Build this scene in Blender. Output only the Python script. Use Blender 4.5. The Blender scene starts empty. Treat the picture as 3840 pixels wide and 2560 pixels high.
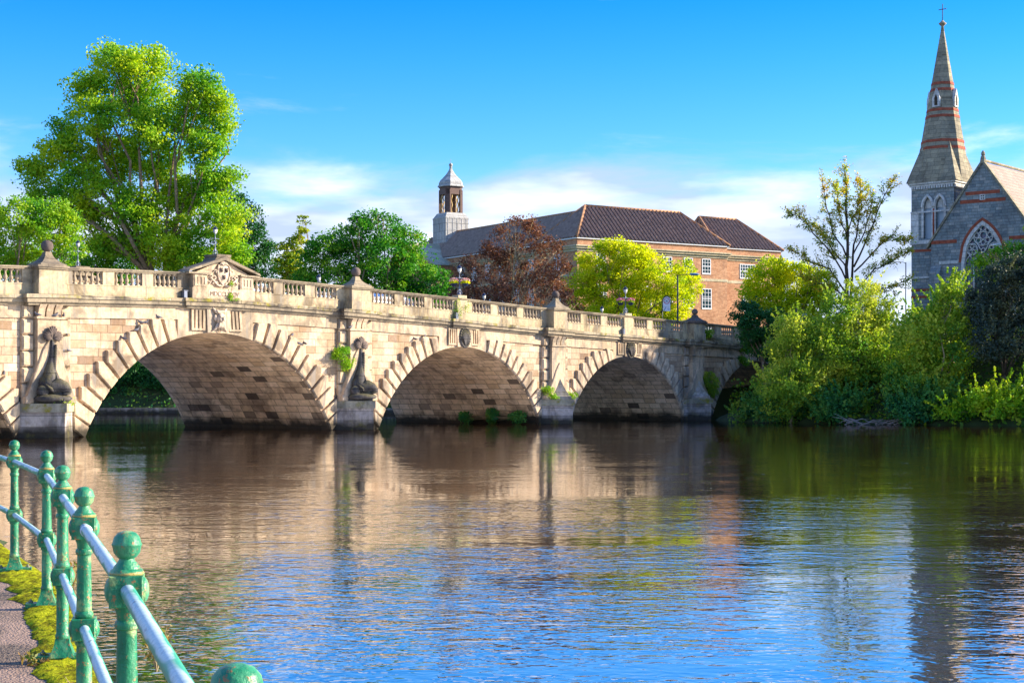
import bpy, math, random
import numpy as np
from mathutils import Vector, Matrix
random.seed(7)
S = bpy.context.scene
COL = S.collection
PI = math.pi
R = math.radians

# ------------------------------------------------------------------ camera, sky, sun
EYE = 2.77
cam_d = bpy.data.cameras.new('camera'); cam = bpy.data.objects.new('camera', cam_d); COL.objects.link(cam)
cam.location = (0, 0, EYE); cam.rotation_euler = (PI/2, 0, 0)
cam_d.sensor_width = 36; cam_d.lens = 36*6000/3840
cam_d.shift_y = (1455-1280)/3840
cam_d.clip_start = .1; cam_d.clip_end = 12000
S.camera = cam
SUN_AZ, SUN_EL = 9, 23          # azimuth counter-clockwise from +X
w = bpy.data.worlds.new('World'); S.world = w; w.use_nodes = True
wt = w.node_tree; wt.nodes.clear()
def wn(t, **k):
    n = wt.nodes.new(t)
    for a, b in k.items(): setattr(n, a, b)
    return n
wo = wn('ShaderNodeOutputWorld'); bg = wn('ShaderNodeBackground')
sky = wn('ShaderNodeTexSky', sky_type='NISHITA', sun_disc=False, sun_elevation=R(SUN_EL), sun_rotation=R(90-SUN_AZ),
         altitude=50, air_density=1.0, dust_density=.3, ozone_density=2.5)
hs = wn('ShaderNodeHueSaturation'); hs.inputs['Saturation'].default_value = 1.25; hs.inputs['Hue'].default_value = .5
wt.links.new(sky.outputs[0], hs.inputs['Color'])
tc = wn('ShaderNodeTexCoord'); sp = wn('ShaderNodeSeparateXYZ'); wt.links.new(tc.outputs['Generated'], sp.inputs[0])
# deeper azure away from the horizon; paler overhead, added to brighten the water
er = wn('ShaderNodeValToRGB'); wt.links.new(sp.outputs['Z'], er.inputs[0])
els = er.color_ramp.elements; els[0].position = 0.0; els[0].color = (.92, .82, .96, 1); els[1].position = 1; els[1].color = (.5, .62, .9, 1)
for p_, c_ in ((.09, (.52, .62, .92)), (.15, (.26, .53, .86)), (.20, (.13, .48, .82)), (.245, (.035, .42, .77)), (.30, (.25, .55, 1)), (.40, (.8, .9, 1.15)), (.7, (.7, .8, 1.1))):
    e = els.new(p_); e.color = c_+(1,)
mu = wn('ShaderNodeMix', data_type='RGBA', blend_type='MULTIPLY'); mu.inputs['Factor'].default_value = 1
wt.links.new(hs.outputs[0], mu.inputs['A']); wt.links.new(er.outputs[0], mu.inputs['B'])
# cloud bank low over the horizon, wisps above, added bright cover overhead
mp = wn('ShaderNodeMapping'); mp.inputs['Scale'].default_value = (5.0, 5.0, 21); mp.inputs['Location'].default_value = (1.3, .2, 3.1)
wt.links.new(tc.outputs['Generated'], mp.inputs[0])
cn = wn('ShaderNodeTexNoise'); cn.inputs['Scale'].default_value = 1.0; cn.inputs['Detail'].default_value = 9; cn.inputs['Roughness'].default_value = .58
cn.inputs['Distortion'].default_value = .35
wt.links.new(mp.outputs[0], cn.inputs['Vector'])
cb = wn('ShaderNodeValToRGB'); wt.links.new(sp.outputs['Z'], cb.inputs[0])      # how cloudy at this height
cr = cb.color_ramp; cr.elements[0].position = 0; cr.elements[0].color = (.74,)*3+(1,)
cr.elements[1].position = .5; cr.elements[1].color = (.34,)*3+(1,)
for p, v in ((.095, .84), (.118, .75), (.14, .57), (.165, .42), (.232, .33), (.25, .95), (.42, .84)):  # dense bright cover added above the view to lighten water and shadows
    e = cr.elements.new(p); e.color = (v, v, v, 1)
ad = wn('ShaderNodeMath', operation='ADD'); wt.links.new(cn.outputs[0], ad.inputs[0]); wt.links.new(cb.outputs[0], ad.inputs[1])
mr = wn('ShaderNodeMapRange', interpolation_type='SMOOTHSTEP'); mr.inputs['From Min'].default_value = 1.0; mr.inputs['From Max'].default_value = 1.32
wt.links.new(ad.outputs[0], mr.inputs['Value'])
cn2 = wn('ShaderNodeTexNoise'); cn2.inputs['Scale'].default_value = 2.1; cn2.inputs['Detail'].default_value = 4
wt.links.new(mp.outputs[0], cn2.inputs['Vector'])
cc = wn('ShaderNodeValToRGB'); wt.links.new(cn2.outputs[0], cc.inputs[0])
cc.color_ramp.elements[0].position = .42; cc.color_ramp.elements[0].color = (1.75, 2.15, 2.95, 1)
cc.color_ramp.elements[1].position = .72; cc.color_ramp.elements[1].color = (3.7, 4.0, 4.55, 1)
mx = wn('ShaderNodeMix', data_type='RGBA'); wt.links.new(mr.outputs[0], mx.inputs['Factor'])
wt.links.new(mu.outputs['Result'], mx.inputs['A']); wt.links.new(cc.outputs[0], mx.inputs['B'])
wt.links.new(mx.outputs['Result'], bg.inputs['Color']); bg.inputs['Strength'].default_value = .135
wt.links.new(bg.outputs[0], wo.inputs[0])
sd = bpy.data.lights.new('sun', 'SUN'); sun = bpy.data.objects.new('sun', sd); COL.objects.link(sun)
sd.energy = 4.6; sd.angle = R(.5); sd.color = (1, .87, .69)
sv = Vector((math.cos(R(SUN_AZ))*math.cos(R(SUN_EL)), math.sin(R(SUN_AZ))*math.cos(R(SUN_EL)), math.sin(R(SUN_EL))))
sun.rotation_euler = sv.to_track_quat('Z', 'Y').to_euler()
S.view_settings.view_transform = 'Standard'; S.view_settings.look = 'None'
S.view_settings.exposure = 1.42; S.view_settings.gamma = 1
S.cycles.max_bounces = 8; S.cycles.transparent_max_bounces = 8
S.cycles.use_denoising = True

# ------------------------------------------------------------------ helpers
def at(x, y, Y):                      # a point seen at photo pixel (3840 wide) at distance Y
    return Vector(((x-1920)/6000*Y, Y, EYE+(1455-y)/6000*Y))
class MB:
    def __init__(s): s.v = []; s.f = []; s.uv = {}
    def add(s, vs, fs):
        o = len(s.v); s.v += [tuple(v) for v in vs]; s.f += [tuple(i+o for i in f) for f in fs]
    def box(s, x0, x1, y0, y1, z0, z1):
        s.add([(x0,y0,z0),(x1,y0,z0),(x1,y1,z0),(x0,y1,z0),(x0,y0,z1),(x1,y0,z1),(x1,y1,z1),(x0,y1,z1)],
              [(0,3,2,1),(4,5,6,7),(0,1,5,4),(1,2,6,5),(2,3,7,6),(3,0,4,7)])
    def bevbox(s, x0, x1, y0, y1, z0, z1, b):          # rusticated block whose front (-y) face is bevelled
        s.add([(x0,y1,z0),(x1,y1,z0),(x1,y1,z1),(x0,y1,z1),(x0,y0+b,z0),(x1,y0+b,z0),(x1,y0+b,z1),(x0,y0+b,z1),
               (x0+b,y0,z0+b),(x1-b,y0,z0+b),(x1-b,y0,z1-b),(x0+b,y0,z1-b)],
              [(0,1,5,4),(1,2,6,5),(2,3,7,6),(3,0,4,7),(4,5,9,8),(5,6,10,9),(6,7,11,10),(7,4,8,11),(8,9,10,11),(0,3,2,1)])
    def prism(s, poly, y0, y1, b=0):                   # (x,z) polygon, front at y0, back at y1, bevel b on the front
        n = len(poly)
        cx = sum(p[0] for p in poly)/n; cz = sum(p[1] for p in poly)/n
        fr = poly
        if b:
            fr = []
            for p in poly:
                dx, dz = cx-p[0], cz-p[1]; L = math.hypot(dx, dz) or 1
                fr.append((p[0]+dx/L*b*1.4, p[1]+dz/L*b*1.4))
        vs = [(p[0], y0, p[1]) for p in fr]+[(p[0], y0+b, p[1]) for p in poly]+[(p[0], y1, p[1]) for p in poly]
        fs = [tuple(range(n)), tuple(reversed(range(2*n, 3*n)))]
        for k in (0, 1):
            for i in range(n):
                j = (i+1) % n
                fs.append((k*n+i, (k+1)*n+i, (k+1)*n+j, k*n+j))
        s.add(vs, fs)
    def hprism(s, poly, z0, z1, top=None):             # (x,y) polygon extruded in z
        n = len(poly); top = top or poly
        s.add([(p[0],p[1],z0) for p in poly]+[(p[0],p[1],z1) for p in top],
              [tuple(reversed(range(n))), tuple(range(n,2*n))]+[(i,(i+1)%n,n+(i+1)%n,n+i) for i in range(n)])
    def loft(s, rings, cap=True, closed=True):
        n = len(rings[0]); vs = [p for r in rings for p in r]; fs = []
        m = n if closed else n-1
        for k in range(len(rings)-1):
            for i in range(m):
                j = (i+1) % n; fs.append((k*n+i, k*n+j, (k+1)*n+j, (k+1)*n+i))
        if cap: fs += [tuple(reversed(range(n))), tuple(range((len(rings)-1)*n, len(rings)*n))]
        s.add(vs, fs)
    def lathe(s, prof, cx=0, cy=0, cz=0, seg=12):
        s.loft([[(cx+r*math.cos(2*PI*i/seg), cy+r*math.sin(2*PI*i/seg), cz+z) for i in range(seg)] for r, z in prof])
    def ell(s, c, r, seg=10, rings=6, rot=None):
        rs = []
        for k in range(rings+1):
            a = -PI/2+PI*k/rings; ca = max(math.cos(a), .02)
            ring = []
            for i in range(seg):
                v = Vector((r[0]*ca*math.cos(2*PI*i/seg), r[1]*ca*math.sin(2*PI*i/seg), r[2]*math.sin(a)))
                if rot is not None: v = rot @ v
                ring.append((c[0]+v.x, c[1]+v.y, c[2]+v.z))
            rs.append(ring)
        s.loft(rs)
    def tube(s, pts, rad, seg=6, cap=True):
        pts = [Vector(p) for p in pts]; n = len(pts)
        if not hasattr(rad, '__len__'): rad = [rad]*n
        rs = []; up = Vector((0, 0, 1)); last = None
        for i, p in enumerate(pts):
            d = (pts[min(i+1, n-1)]-pts[max(i-1, 0)])
            d = d.normalized() if d.length > 1e-9 else Vector((0, 0, 1))
            if last is None:
                a = d.cross(up) if abs(d.z) < .95 else d.cross(Vector((1, 0, 0)))
            else: a = last-d*last.dot(d)
            if a.length < 1e-6: a = d.orthogonal()
            a.normalize(); last = a; b = d.cross(a)
            rs.append([tuple(p+(a*math.cos(2*PI*k/seg)+b*math.sin(2*PI*k/seg))*rad[i]) for k in range(seg)])
        s.loft(rs, cap)
    def ribbon(s, s0, s1, y0, y1, zb, zt, step=.8):    # bar along x whose bottom and top follow functions
        n = max(1, int(math.ceil((s1-s0)/step)))
        xs = [s0+(s1-s0)*i/n for i in range(n+1)]
        s.loft([[(x,y0,zb(x)),(x,y1,zb(x)),(x,y1,zt(x)),(x,y0,zt(x))] for x in xs])
    def mesh(s, name, smooth=False):
        m = bpy.data.meshes.new(name); m.from_pydata(s.v, [], s.f); m.update()
        if smooth: m.polygons.foreach_set('use_smooth', [True]*len(m.polygons))
        return m
    def build(s, name, mat, parent=None, smooth=False, **k):
        return obj(name, s.mesh(name, smooth), mat, parent, **k)
def obj(name, me, mat, parent=None, label=None, cat=None, group=None, kind=None):
    o = bpy.data.objects.new(name, me); COL.objects.link(o)
    if mat is not None and me is not None and not me.materials: me.materials.append(mat)
    if parent is not None: o.parent = parent
    tag(o, label, cat, group, kind)
    return o
def tag(o, label=None, cat=None, group=None, kind=None):
    if label: o['label'] = label
    if cat: o['category'] = cat
    if group: o['group'] = group
    if kind: o['kind'] = kind
    return o
def empty(name, loc, rz, label, cat, group=None):
    o = bpy.data.objects.new(name, None); COL.objects.link(o); o.location = loc; o.rotation_euler = (0, 0, rz)
    o.empty_display_size = .3
    return tag(o, label, cat, group)
def copy_tree(o, parent=None):
    c = o.copy(); COL.objects.link(c); c.parent = parent
    for ch in [x for x in bpy.data.objects if x.parent == o]: copy_tree(ch, c)
    return c
def bevel(o, w=.01, seg=1):
    m = o.modifiers.new('b', 'BEVEL'); m.width = w; m.segments = seg; m.limit_method = 'ANGLE'; return o

# ------------------------------------------------------------------ materials
class G:
    def __init__(s, name):
        s.m = bpy.data.materials.new(name); s.m.use_nodes = True; s.t = s.m.node_tree
        s.b = s.t.nodes['Principled BSDF']; s.o = s.t.nodes['Material Output']
    def n(s, t, ins=None, **k):
        n = s.t.nodes.new(t)
        for a, b in k.items(): setattr(n, a, b)
        for a, b in (ins or {}).items(): s.set(n.inputs[a], b)
        return n
    def set(s, sock, v):
        if isinstance(v, bpy.types.NodeSocket): s.t.links.new(v, sock)
        elif isinstance(v, bpy.types.Node): s.t.links.new(v.outputs[0], sock)
        else: sock.default_value = v
    def math(s, op, a, b=None, c=None):
        n = s.t.nodes.new('ShaderNodeMath'); n.operation = op; s.set(n.inputs[0], a)
        if b is not None: s.set(n.inputs[1], b)
        if c is not None: s.set(n.inputs[2], c)
        return n.outputs[0]
    def noise(s, vec, scale, detail=3, rough=.5, dist=0):
        return s.n('ShaderNodeTexNoise', {'Vector': vec, 'Scale': scale, 'Detail': detail, 'Roughness': rough, 'Distortion': dist}).outputs[0]
    def ramp(s, fac, stops, interp='LINEAR'):
        n = s.n('ShaderNodeValToRGB', {0: fac}); r = n.color_ramp; r.interpolation = interp
        while len(r.elements) < len(stops): r.elements.new(.5)
        for e, (p, c) in zip(r.elements, stops):
            e.position = p; e.color = (c if len(c) == 4 else tuple(c)+(1,)) if hasattr(c, '__len__') else (c, c, c, 1)
        return n.outputs[0]
    def mix(s, f, a, b, mode='MIX'):
        n = s.n('ShaderNodeMix', data_type='RGBA', blend_type=mode)
        s.set(n.inputs['Factor'], f)
        for k, v in (('A', a), ('B', b)):
            s.set(n.inputs[k], v if isinstance(v, (bpy.types.NodeSocket, bpy.types.Node)) else (tuple(v)+(1,))[:4])
        return n.outputs['Result']
    def coord(s, kind='Object'):
        return s.n('ShaderNodeTexCoord').outputs[kind]
    def map(s, vec, scale=(1, 1, 1), loc=(0, 0, 0), rot=(0, 0, 0)):
        return s.n('ShaderNodeMapping', {'Vector': vec, 'Scale': scale, 'Location': loc, 'Rotation': rot}).outputs[0]
    def bump(s, h, dist, strength=1.0):
        n = s.n('ShaderNodeBump', {'Height': h, 'Distance': dist, 'Strength': strength}); s.t.links.new(n.outputs[0], s.b.inputs['Normal']); return n
def plain(name, col, rough=.7, metal=0, var=.25, scale=6, spec=.3, bump=0):
    g = G(name); c = g.coord()
    v = g.noise(c, scale, 4, .6)
    col2 = tuple(min(1, x*(1+var)) for x in col); col1 = tuple(x*(1-var) for x in col)
    g.set(g.b.inputs['Base Color'], g.ramp(v, [(.3, col1), (.7, col2)]))
    g.b.inputs['Roughness'].default_value = rough; g.b.inputs['Metallic'].default_value = metal
    g.b.inputs['Specular IOR Level'].default_value = spec
    if bump: g.bump(v, bump)
    return g.m
def stone(name, cols, bw, bh, uv=False, mortar=.03, mdark=.55, stain=.5, staincol=(.05, .045, .04), moss=0, wet=0, drip=.4, soot=0.0, bump=.02):
    """coursed masonry: each block its own tone, joints, weather stains; moss on upward faces"""
    g = G(name)
    if uv: c = g.coord('UV')
    else: c = g.coord()
    sp = g.n('ShaderNodeSeparateXYZ', {0: c})
    if uv: u, v = sp.outputs[0], sp.outputs[1]
    else: u, v = g.math('ADD', sp.outputs[0], sp.outputs[1]), sp.outputs[2]
    vr = g.math('DIVIDE', v, bh); row = g.math('FLOOR', vr)
    off = g.n('ShaderNodeTexWhiteNoise', {'W': row}, noise_dimensions='1D').outputs[0]
    uu = g.math('ADD', g.math('DIVIDE', u, bw), g.math('MULTIPLY', off, 3.7)); col = g.math('FLOOR', uu)
    wn_ = g.n('ShaderNodeTexWhiteNoise', {'Vector': g.n('ShaderNodeCombineXYZ', {0: col, 1: row}).outputs[0]}, noise_dimensions='2D').outputs[0]
    k = len(cols)-1
    base = g.ramp(wn_, [(i/k, cc_) for i, cc_ in enumerate(cols)])
    fu = g.math('FRACT', uu); fv = g.math('FRACT', vr)
    eu = g.math('MULTIPLY', g.math('MINIMUM', fu, g.math('SUBTRACT', 1, fu)), bw)
    ev = g.math('MULTIPLY', g.math('MINIMUM', fv, g.math('SUBTRACT', 1, fv)), bh)
    jo = g.n('ShaderNodeMapRange', {'Value': g.math('MINIMUM', eu, ev), 'From Min': mortar*.3, 'From Max': mortar, 'To Min': mdark, 'To Max': 1}).outputs[0]
    p = g.n('ShaderNodeNewGeometry').outputs['Position'] if not uv else c
    fine = g.noise(p, 5 if not uv else 3, 5, .65)
    base = g.mix(1, base, g.ramp(fine, [(.25, .72), (.75, 1.22)]), 'MULTIPLY')
    if stain:
        st = g.noise(g.map(p, (1, 1, .8)), .55, 6, .62, .6)
        base = g.mix(g.math('MULTIPLY', g.ramp(st, [(.49, 0), (.61, 1)]), stain), base, staincol)
    if drip:
        dr = g.noise(g.map(p, (3.2, 3.2, .35)), 1, 4, .6)
        base = g.mix(g.math('MULTIPLY', g.ramp(dr, [(.5, 0), (.65, 1)]), drip), base, g.mix(.5, staincol, (.3, .28, .25)))
    base = g.mix(1, base, g.n('ShaderNodeCombineColor', {0: jo, 1: jo, 2: jo}).outputs[0], 'MULTIPLY')
    if wet:       # tide line: dark, algae-stained courses near the water, where the stone is wet
        gp = g.n('ShaderNodeSeparateXYZ', {0: g.n('ShaderNodeNewGeometry').outputs['Position']}).outputs[2]
        ww = g.math('ADD', gp, g.math('MULTIPLY', g.math('SUBTRACT', g.noise(g.n('ShaderNodeNewGeometry').outputs['Position'], .9, 4), .5), wet*1.3))
        base = g.mix(g.ramp(g.math('DIVIDE', ww, wet), [(.35, .93), (1, 0)]), base, (.022, .02, .014))
    if moss:
        nz = g.n('ShaderNodeSeparateXYZ', {0: g.n('ShaderNodeNewGeometry').outputs['Normal']}).outputs[2]
        mn = g.noise(p, 1.3, 5, .7)
        f = g.math('MULTIPLY', g.ramp(g.math('ADD', mn, g.math('MULTIPLY', nz, .22)), [(.52, 0), (.66, 1)]), moss)
        base = g.mix(f, base, g.mix(g.noise(p, 4, 3), (.10, .11, .012), (.33, .27, .03)))
    g.set(g.b.inputs['Base Color'], base)
    g.b.inputs['Roughness'].default_value = .9; g.b.inputs['Specular IOR Level'].default_value = .15
    g.bump(g.math('ADD', fine, jo), bump)
    return g.m
def leafmat(name, c1, c2, c3, trans=.35, patch=.35, rough=.5):
    """leaf tones vary from leaf to leaf and from bough to bough"""
    g = G(name)
    a = g.n('ShaderNodeAttribute', attribute_name='tone').outputs['Fac']
    p = g.n('ShaderNodeNewGeometry').outputs['Position']
    nz = g.noise(p, patch, 2, .5)
    f = g.math('ADD', g.math('MULTIPLY', a, .55), g.math('MULTIPLY', g.math('SUBTRACT', nz, .28), 1.1))
    colr = g.ramp(f, [(.15, c1), (.5, c2), (.9, c3)])
    g.set(g.b.inputs['Base Color'], colr); g.b.inputs['Roughness'].default_value = rough
    g.b.inputs['Specular IOR Level'].default_value = .25
    tr = g.n('ShaderNodeBsdfTranslucent', {'Color': g.mix(1, colr, (1.15, 1.2, .55), 'MULTIPLY')})
    ms = g.n('ShaderNodeMixShader', {0: trans, 1: g.b.outputs[0], 2: tr.outputs[0]})
    g.t.links.new(ms.outputs[0], g.o.inputs[0])
    return g.m

SAND = [(.40,.275,.165), (.56,.42,.285), (.51,.375,.25), (.60,.47,.335), (.37,.245,.15), (.50,.365,.24), (.23,.15,.095), (.45,.33,.22)]
M = {}
M['wall'] = stone('bridge_sandstone', SAND, 1.05, .46, stain=.6, drip=.35, wet=1.0, mdark=.55, staincol=(.26,.16,.08))
M['smooth'] = stone('bridge_ashlar', [(.49,.355,.225), (.57,.43,.29), (.52,.385,.25)], 2.3, 5, stain=.75, drip=.75, mdark=.75, mortar=.03, staincol=(.16,.13,.09), wet=.9)
M['vous'] = stone('voussoir_sandstone', [(.54,.40,.25), (.61,.47,.32), (.49,.36,.23)], 30, 30, stain=.85, drip=.9, staincol=(.15,.11,.075), wet=.9)
M['vault'] = stone('vault_sandstone', [(.66,.45,.25), (.75,.54,.33), (.57,.38,.21), (.78,.58,.37), (.64,.44,.26), (.70,.49,.30), (.68,.48,.28), (.58,.40,.24), (.09,.066,.048)], 1.15, .52, uv=True, stain=.5, drip=0, mortar=.05, mdark=.5, wet=.9, staincol=(.07,.045,.03))
M['ledge'] = stone('mossy_ledge_stone', [(.34,.27,.17), (.42,.35,.24), (.28,.22,.14)], 1.7, 4, stain=.9, drip=.5, moss=1.0, staincol=(.05,.04,.03))
M['parapet'] = stone('parapet_stone', [(.47,.37,.225), (.55,.44,.28), (.42,.33,.20)], 2.8, 5, stain=1.0, drip=.85, mdark=.8, staincol=(.2,.155,.1))
M['coping'] = stone('coping_stone', [(.24,.19,.13), (.34,.28,.19), (.20,.16,.11)], 2.1, 5, stain=.7, drip=0, staincol=(.10,.085,.07))
M['dark'] = stone('blackened_carved_stone', [(.075,.068,.066), (.10,.09,.085), (.06,.056,.055)], 9, .9, stain=.5, drip=.4, moss=.2, staincol=(.025,.025,.03), bump=.06)
M['ball'] = stone('weathered_finial_stone', [(.13,.10,.085), (.17,.13,.105)], 9, 9, stain=.5, drip=.2, staincol=(.05,.04,.035))
M['pier'] = stone('cutwater_stone', [(.38,.33,.29), (.48,.42,.37), (.33,.29,.26)], 1.5, .62, stain=.7, drip=.8, wet=.75, moss=.25, staincol=(.1,.08,.07))
M['capst'] = stone('cutwater_cap_stone', [(.3,.28,.2), (.38,.34,.25)], 1.6, 4, stain=.5, drip=.5, moss=1.0, staincol=(.06,.06,.04))
M['baluster'] = plain('baluster_stone', (.38,.30,.205), .9, var=.35, scale=3)
M['carve'] = plain('carved_stone', (.50,.39,.28), .9, var=.4, scale=4)
M['asphalt'] = plain('asphalt', (.06,.06,.06), .9, scale=20)

# ------------------------------------------------------------------ the river, its banks and the ground
POSTS = [(-.53,3.08), (-1.43,5.94), (-2.30,8.6), (-3.09,11.0), (-3.97,13.65), (-5.07,16.3), (-6.25,18.85)]
RIVER = [(3.2,-70), (1.7,-3), (.72,0), (-.28,3.16), (-1.18,6.02), (-2.05,8.68), (-2.84,11.1), (-3.72,13.75), (-4.8,16.45), (-6.0,19.0), (-19,48), (-34.5,79.5),
         (-50,94), (-80,122), (-150,190), (-260,260), (-160,214), (-110,184), (-62,175), (-40,174.5), (-14,173), (10,163), (21,150), (22.5,146), (17.2,139), (18.2,132), (24,124.5),
         (35,118), (44,111.5), (60,103), (110,80), (220,20), (300,-70)]
def sdist(P, X, Y):
    X = np.asarray(X, float); Y = np.asarray(Y, float)
    d = np.full(X.shape, 1e9); ins = np.zeros(X.shape, bool); n = len(P)
    for i in range(n):
        x0, y0 = P[i]; x1, y1 = P[(i+1) % n]; dx, dy = x1-x0, y1-y0
        t = np.clip(((X-x0)*dx+(Y-y0)*dy)/(dx*dx+dy*dy), 0, 1)
        d = np.minimum(d, np.hypot(X-x0-t*dx, Y-y0-t*dy))
        if y0 != y1:
            c = ((y0 > Y) != (y1 > Y)) & (X < x0+(Y-y0)*dx/dy); ins ^= c
    return np.where(ins, -d, d)
def ground_z(X, Y):
    X = np.asarray(X, float); Y = np.asarray(Y, float)
    d = sdist(RIVER, X, Y)
    near = (X < 2) & (Y < 60) & (X < 20-Y*.2)
    nr = 1/(1+np.exp((Y+X*.2-45)/6)); nr = np.where(X > 3, 0, nr)
    t = np.clip(d/9, 0, 1); t = t*t*(3-2*t)
    land = .15+6.4*t+np.clip((d-12)/60, 0, 1)*.8
    walk = .82+np.clip((d-6)/10, 0, 1)*2.0
    up = land*(1-nr)+walk*nr
    return np.where(d > 0, up, np.maximum(-1.6, d*.9-.2))
def grid_lines(a, b, fine0, fine1, step, big):
    xs = list(np.arange(fine0, fine1+1e-6, step)); x = fine0; s_ = step
    lo = []
    while x > a: s_ = min(s_*1.35, big); x -= s_; lo.append(x)
    x = fine1; s_ = step; hi = []
    while x < b: s_ = min(s_*1.35, big); x += s_; hi.append(x)
    return np.array(lo[::-1]+xs+hi)
gx = grid_lines(-5000, 5000, -62, 62, 1.25, 600); gy = grid_lines(-1500, 9000, 60, 186, 1.25, 600)
def grid_mesh(name, gx, gy, fz, keep=None):
    X, Y = np.meshgrid(gx, gy); Z = fz(X, Y)
    n, m = len(gy), len(gx)
    co = np.stack([X, Y, Z], -1).reshape(-1, 3)
    i = np.arange((n-1)*(m-1)); r = i//(m-1); c = i % (m-1); a = r*m+c
    F = np.stack([a, a+1, a+m+1, a+m], -1)
    if keep is not None: F = F[keep(co[F].mean(1))]
    me = bpy.data.meshes.new(name); quads(me, co, F); me.polygons.foreach_set('use_smooth', np.ones(len(F), bool))
    return me
def quads(me, co, F):
    me.vertices.add(len(co)); me.vertices.foreach_set('co', co.astype(np.float32).ravel())
    me.loops.add(F.size); me.loops.foreach_set('vertex_index', F.astype(np.int32).ravel())
    me.polygons.add(len(F)); me.polygons.foreach_set('loop_start', np.arange(0, F.size, 4, dtype=np.int32))
    me.update(calc_edges=True); me.validate()
g = G('bank_earth_and_grass'); p = g.n('ShaderNodeNewGeometry').outputs['Position']
g.set(g.b.inputs['Base Color'], g.mix(g.noise(p, .4, 5, .7), (.02,.025,.01), (.05,.09,.015))); g.b.inputs['Roughness'].default_value = 1
M['ground'] = g.m
obj('ground', grid_mesh('ground', gx, gy, ground_z, keep=lambda c: ~((c[:,0] > -12) & (c[:,0] < 2) & (c[:,1] > -4) & (c[:,1] < 21.5) & (c[:,0] < 3))), M['ground'], kind='structure')

g = G('river_water'); p = g.n('ShaderNodeNewGeometry').outputs['Position']
g.set(g.b.inputs['Base Color'], (.024,.013,.006,1)); g.b.inputs['Roughness'].default_value = .025; g.b.inputs['IOR'].default_value = 6.5
g.b.inputs['Specular IOR Level'].default_value = .62
sy = g.n('ShaderNodeSeparateXYZ', {0: p}).outputs[1]
def wave(q):                         # ripple height in metres: fine chop, wavelets and a slow swell
    w1 = g.noise(g.map(q, (4.2, 5.6, 1), rot=(0, 0, .12)), 1.0, 2, .5, .4)
    w2 = g.noise(g.map(q, (1.15, 1.9, 1), rot=(0, 0, -.2)), 1.0, 2, .45, .6)
    w4 = g.noise(g.map(q, (.32, .5, 1), rot=(0, 0, .35)), 1.0, 1, .5, .6)
    return g.math('ADD', g.math('ADD', g.math('MULTIPLY', w1, WA[0]), g.math('MULTIPLY', w2, WA[1])), g.math('MULTIPLY', w4, WA[2]))
WA = (.019, .032, .030)
w3 = g.noise(g.map(p, (.06, .16, 1), rot=(0, 0, .2)), 1.0, 3, .55, .8)     # calmer and rougher patches of current
amp = g.math('MULTIPLY', g.ramp(g.math('DIVIDE', sy, 120), [(.08, .85), (.17, .55), (.30, .34), (.5, .22), (.8, .13)]), g.ramp(w3, [(.38, .25), (.62, 1.35)]))
e_ = .015; h0 = wave(p); hx = wave(g.map(p, loc=(e_, 0, 0))); hy = wave(g.map(p, loc=(0, e_, 0)))
sx_ = g.math('MULTIPLY', g.math('DIVIDE', g.math('SUBTRACT', h0, hx), e_), amp); sy_2 = g.math('MULTIPLY', g.math('DIVIDE', g.math('SUBTRACT', h0, hy), e_), amp)
nv = g.n('ShaderNodeVectorMath', {0: g.n('ShaderNodeCombineXYZ', {0: sx_, 1: sy_2, 2: 1.0}).outputs[0]}, operation='NORMALIZE')
g.t.links.new(nv.outputs[0], g.b.inputs['Normal'])
M['water'] = g.m
obj('water', grid_mesh('water', grid_lines(-400, 400, -60, 60, 6, 60), grid_lines(-90, 420, 0, 180, 6, 60), lambda X, Y: X*0.0), M['water'], kind='structure')

# ------------------------------------------------------------------ the stone bridge (local x along it, local y away from the river view)
TH = math.atan2(.763193, .646170)
br = empty('stone_bridge', (-26.103, 89.7, 0), TH, 'pale sandstone arched road bridge with balustrade crossing the river', 'bridge')
_t = [(0,0), (3,.04), (8,.14), (15,.33), (22,.52), (32,.86), (42,1.09), (52,1.30), (60,1.48), (75,1.8), (100,2.2)]
def zt(s):
    a = abs(s-12.1)
    for (x0, y0), (x1, y1) in zip(_t, _t[1:]):
        if a <= x1: return 9.84-(y0+(y1-y0)*(a-x0)/(x1-x0))
    return 7.6
def zl(s): return zt(s)-1.6
W = 15.2
SPAN = [(-34.9+24.2-2.4,9.4,-3.6,8.6,1), (12.1,10.45,-4.25,9.55,1), (34.9,9.4,-3.62,8.6,1), (55.35,8.6,-3.2,7.95,1), (75.3,8.2,-2.95,7.5,1)]
SPAN[0] = (-10.7, 9.4, -3.62, 8.6, 1)
def soff(s):
    for c, r, zc, h, _ in SPAN:
        if abs(s-c) < h: return max(-1.2, zc+math.sqrt(max(r*r-(s-c)**2, 0)))
    return -1.2
PIERS = [0, 24.0, 45.55, 64.9]
S0, S1 = -24, 92
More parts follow.
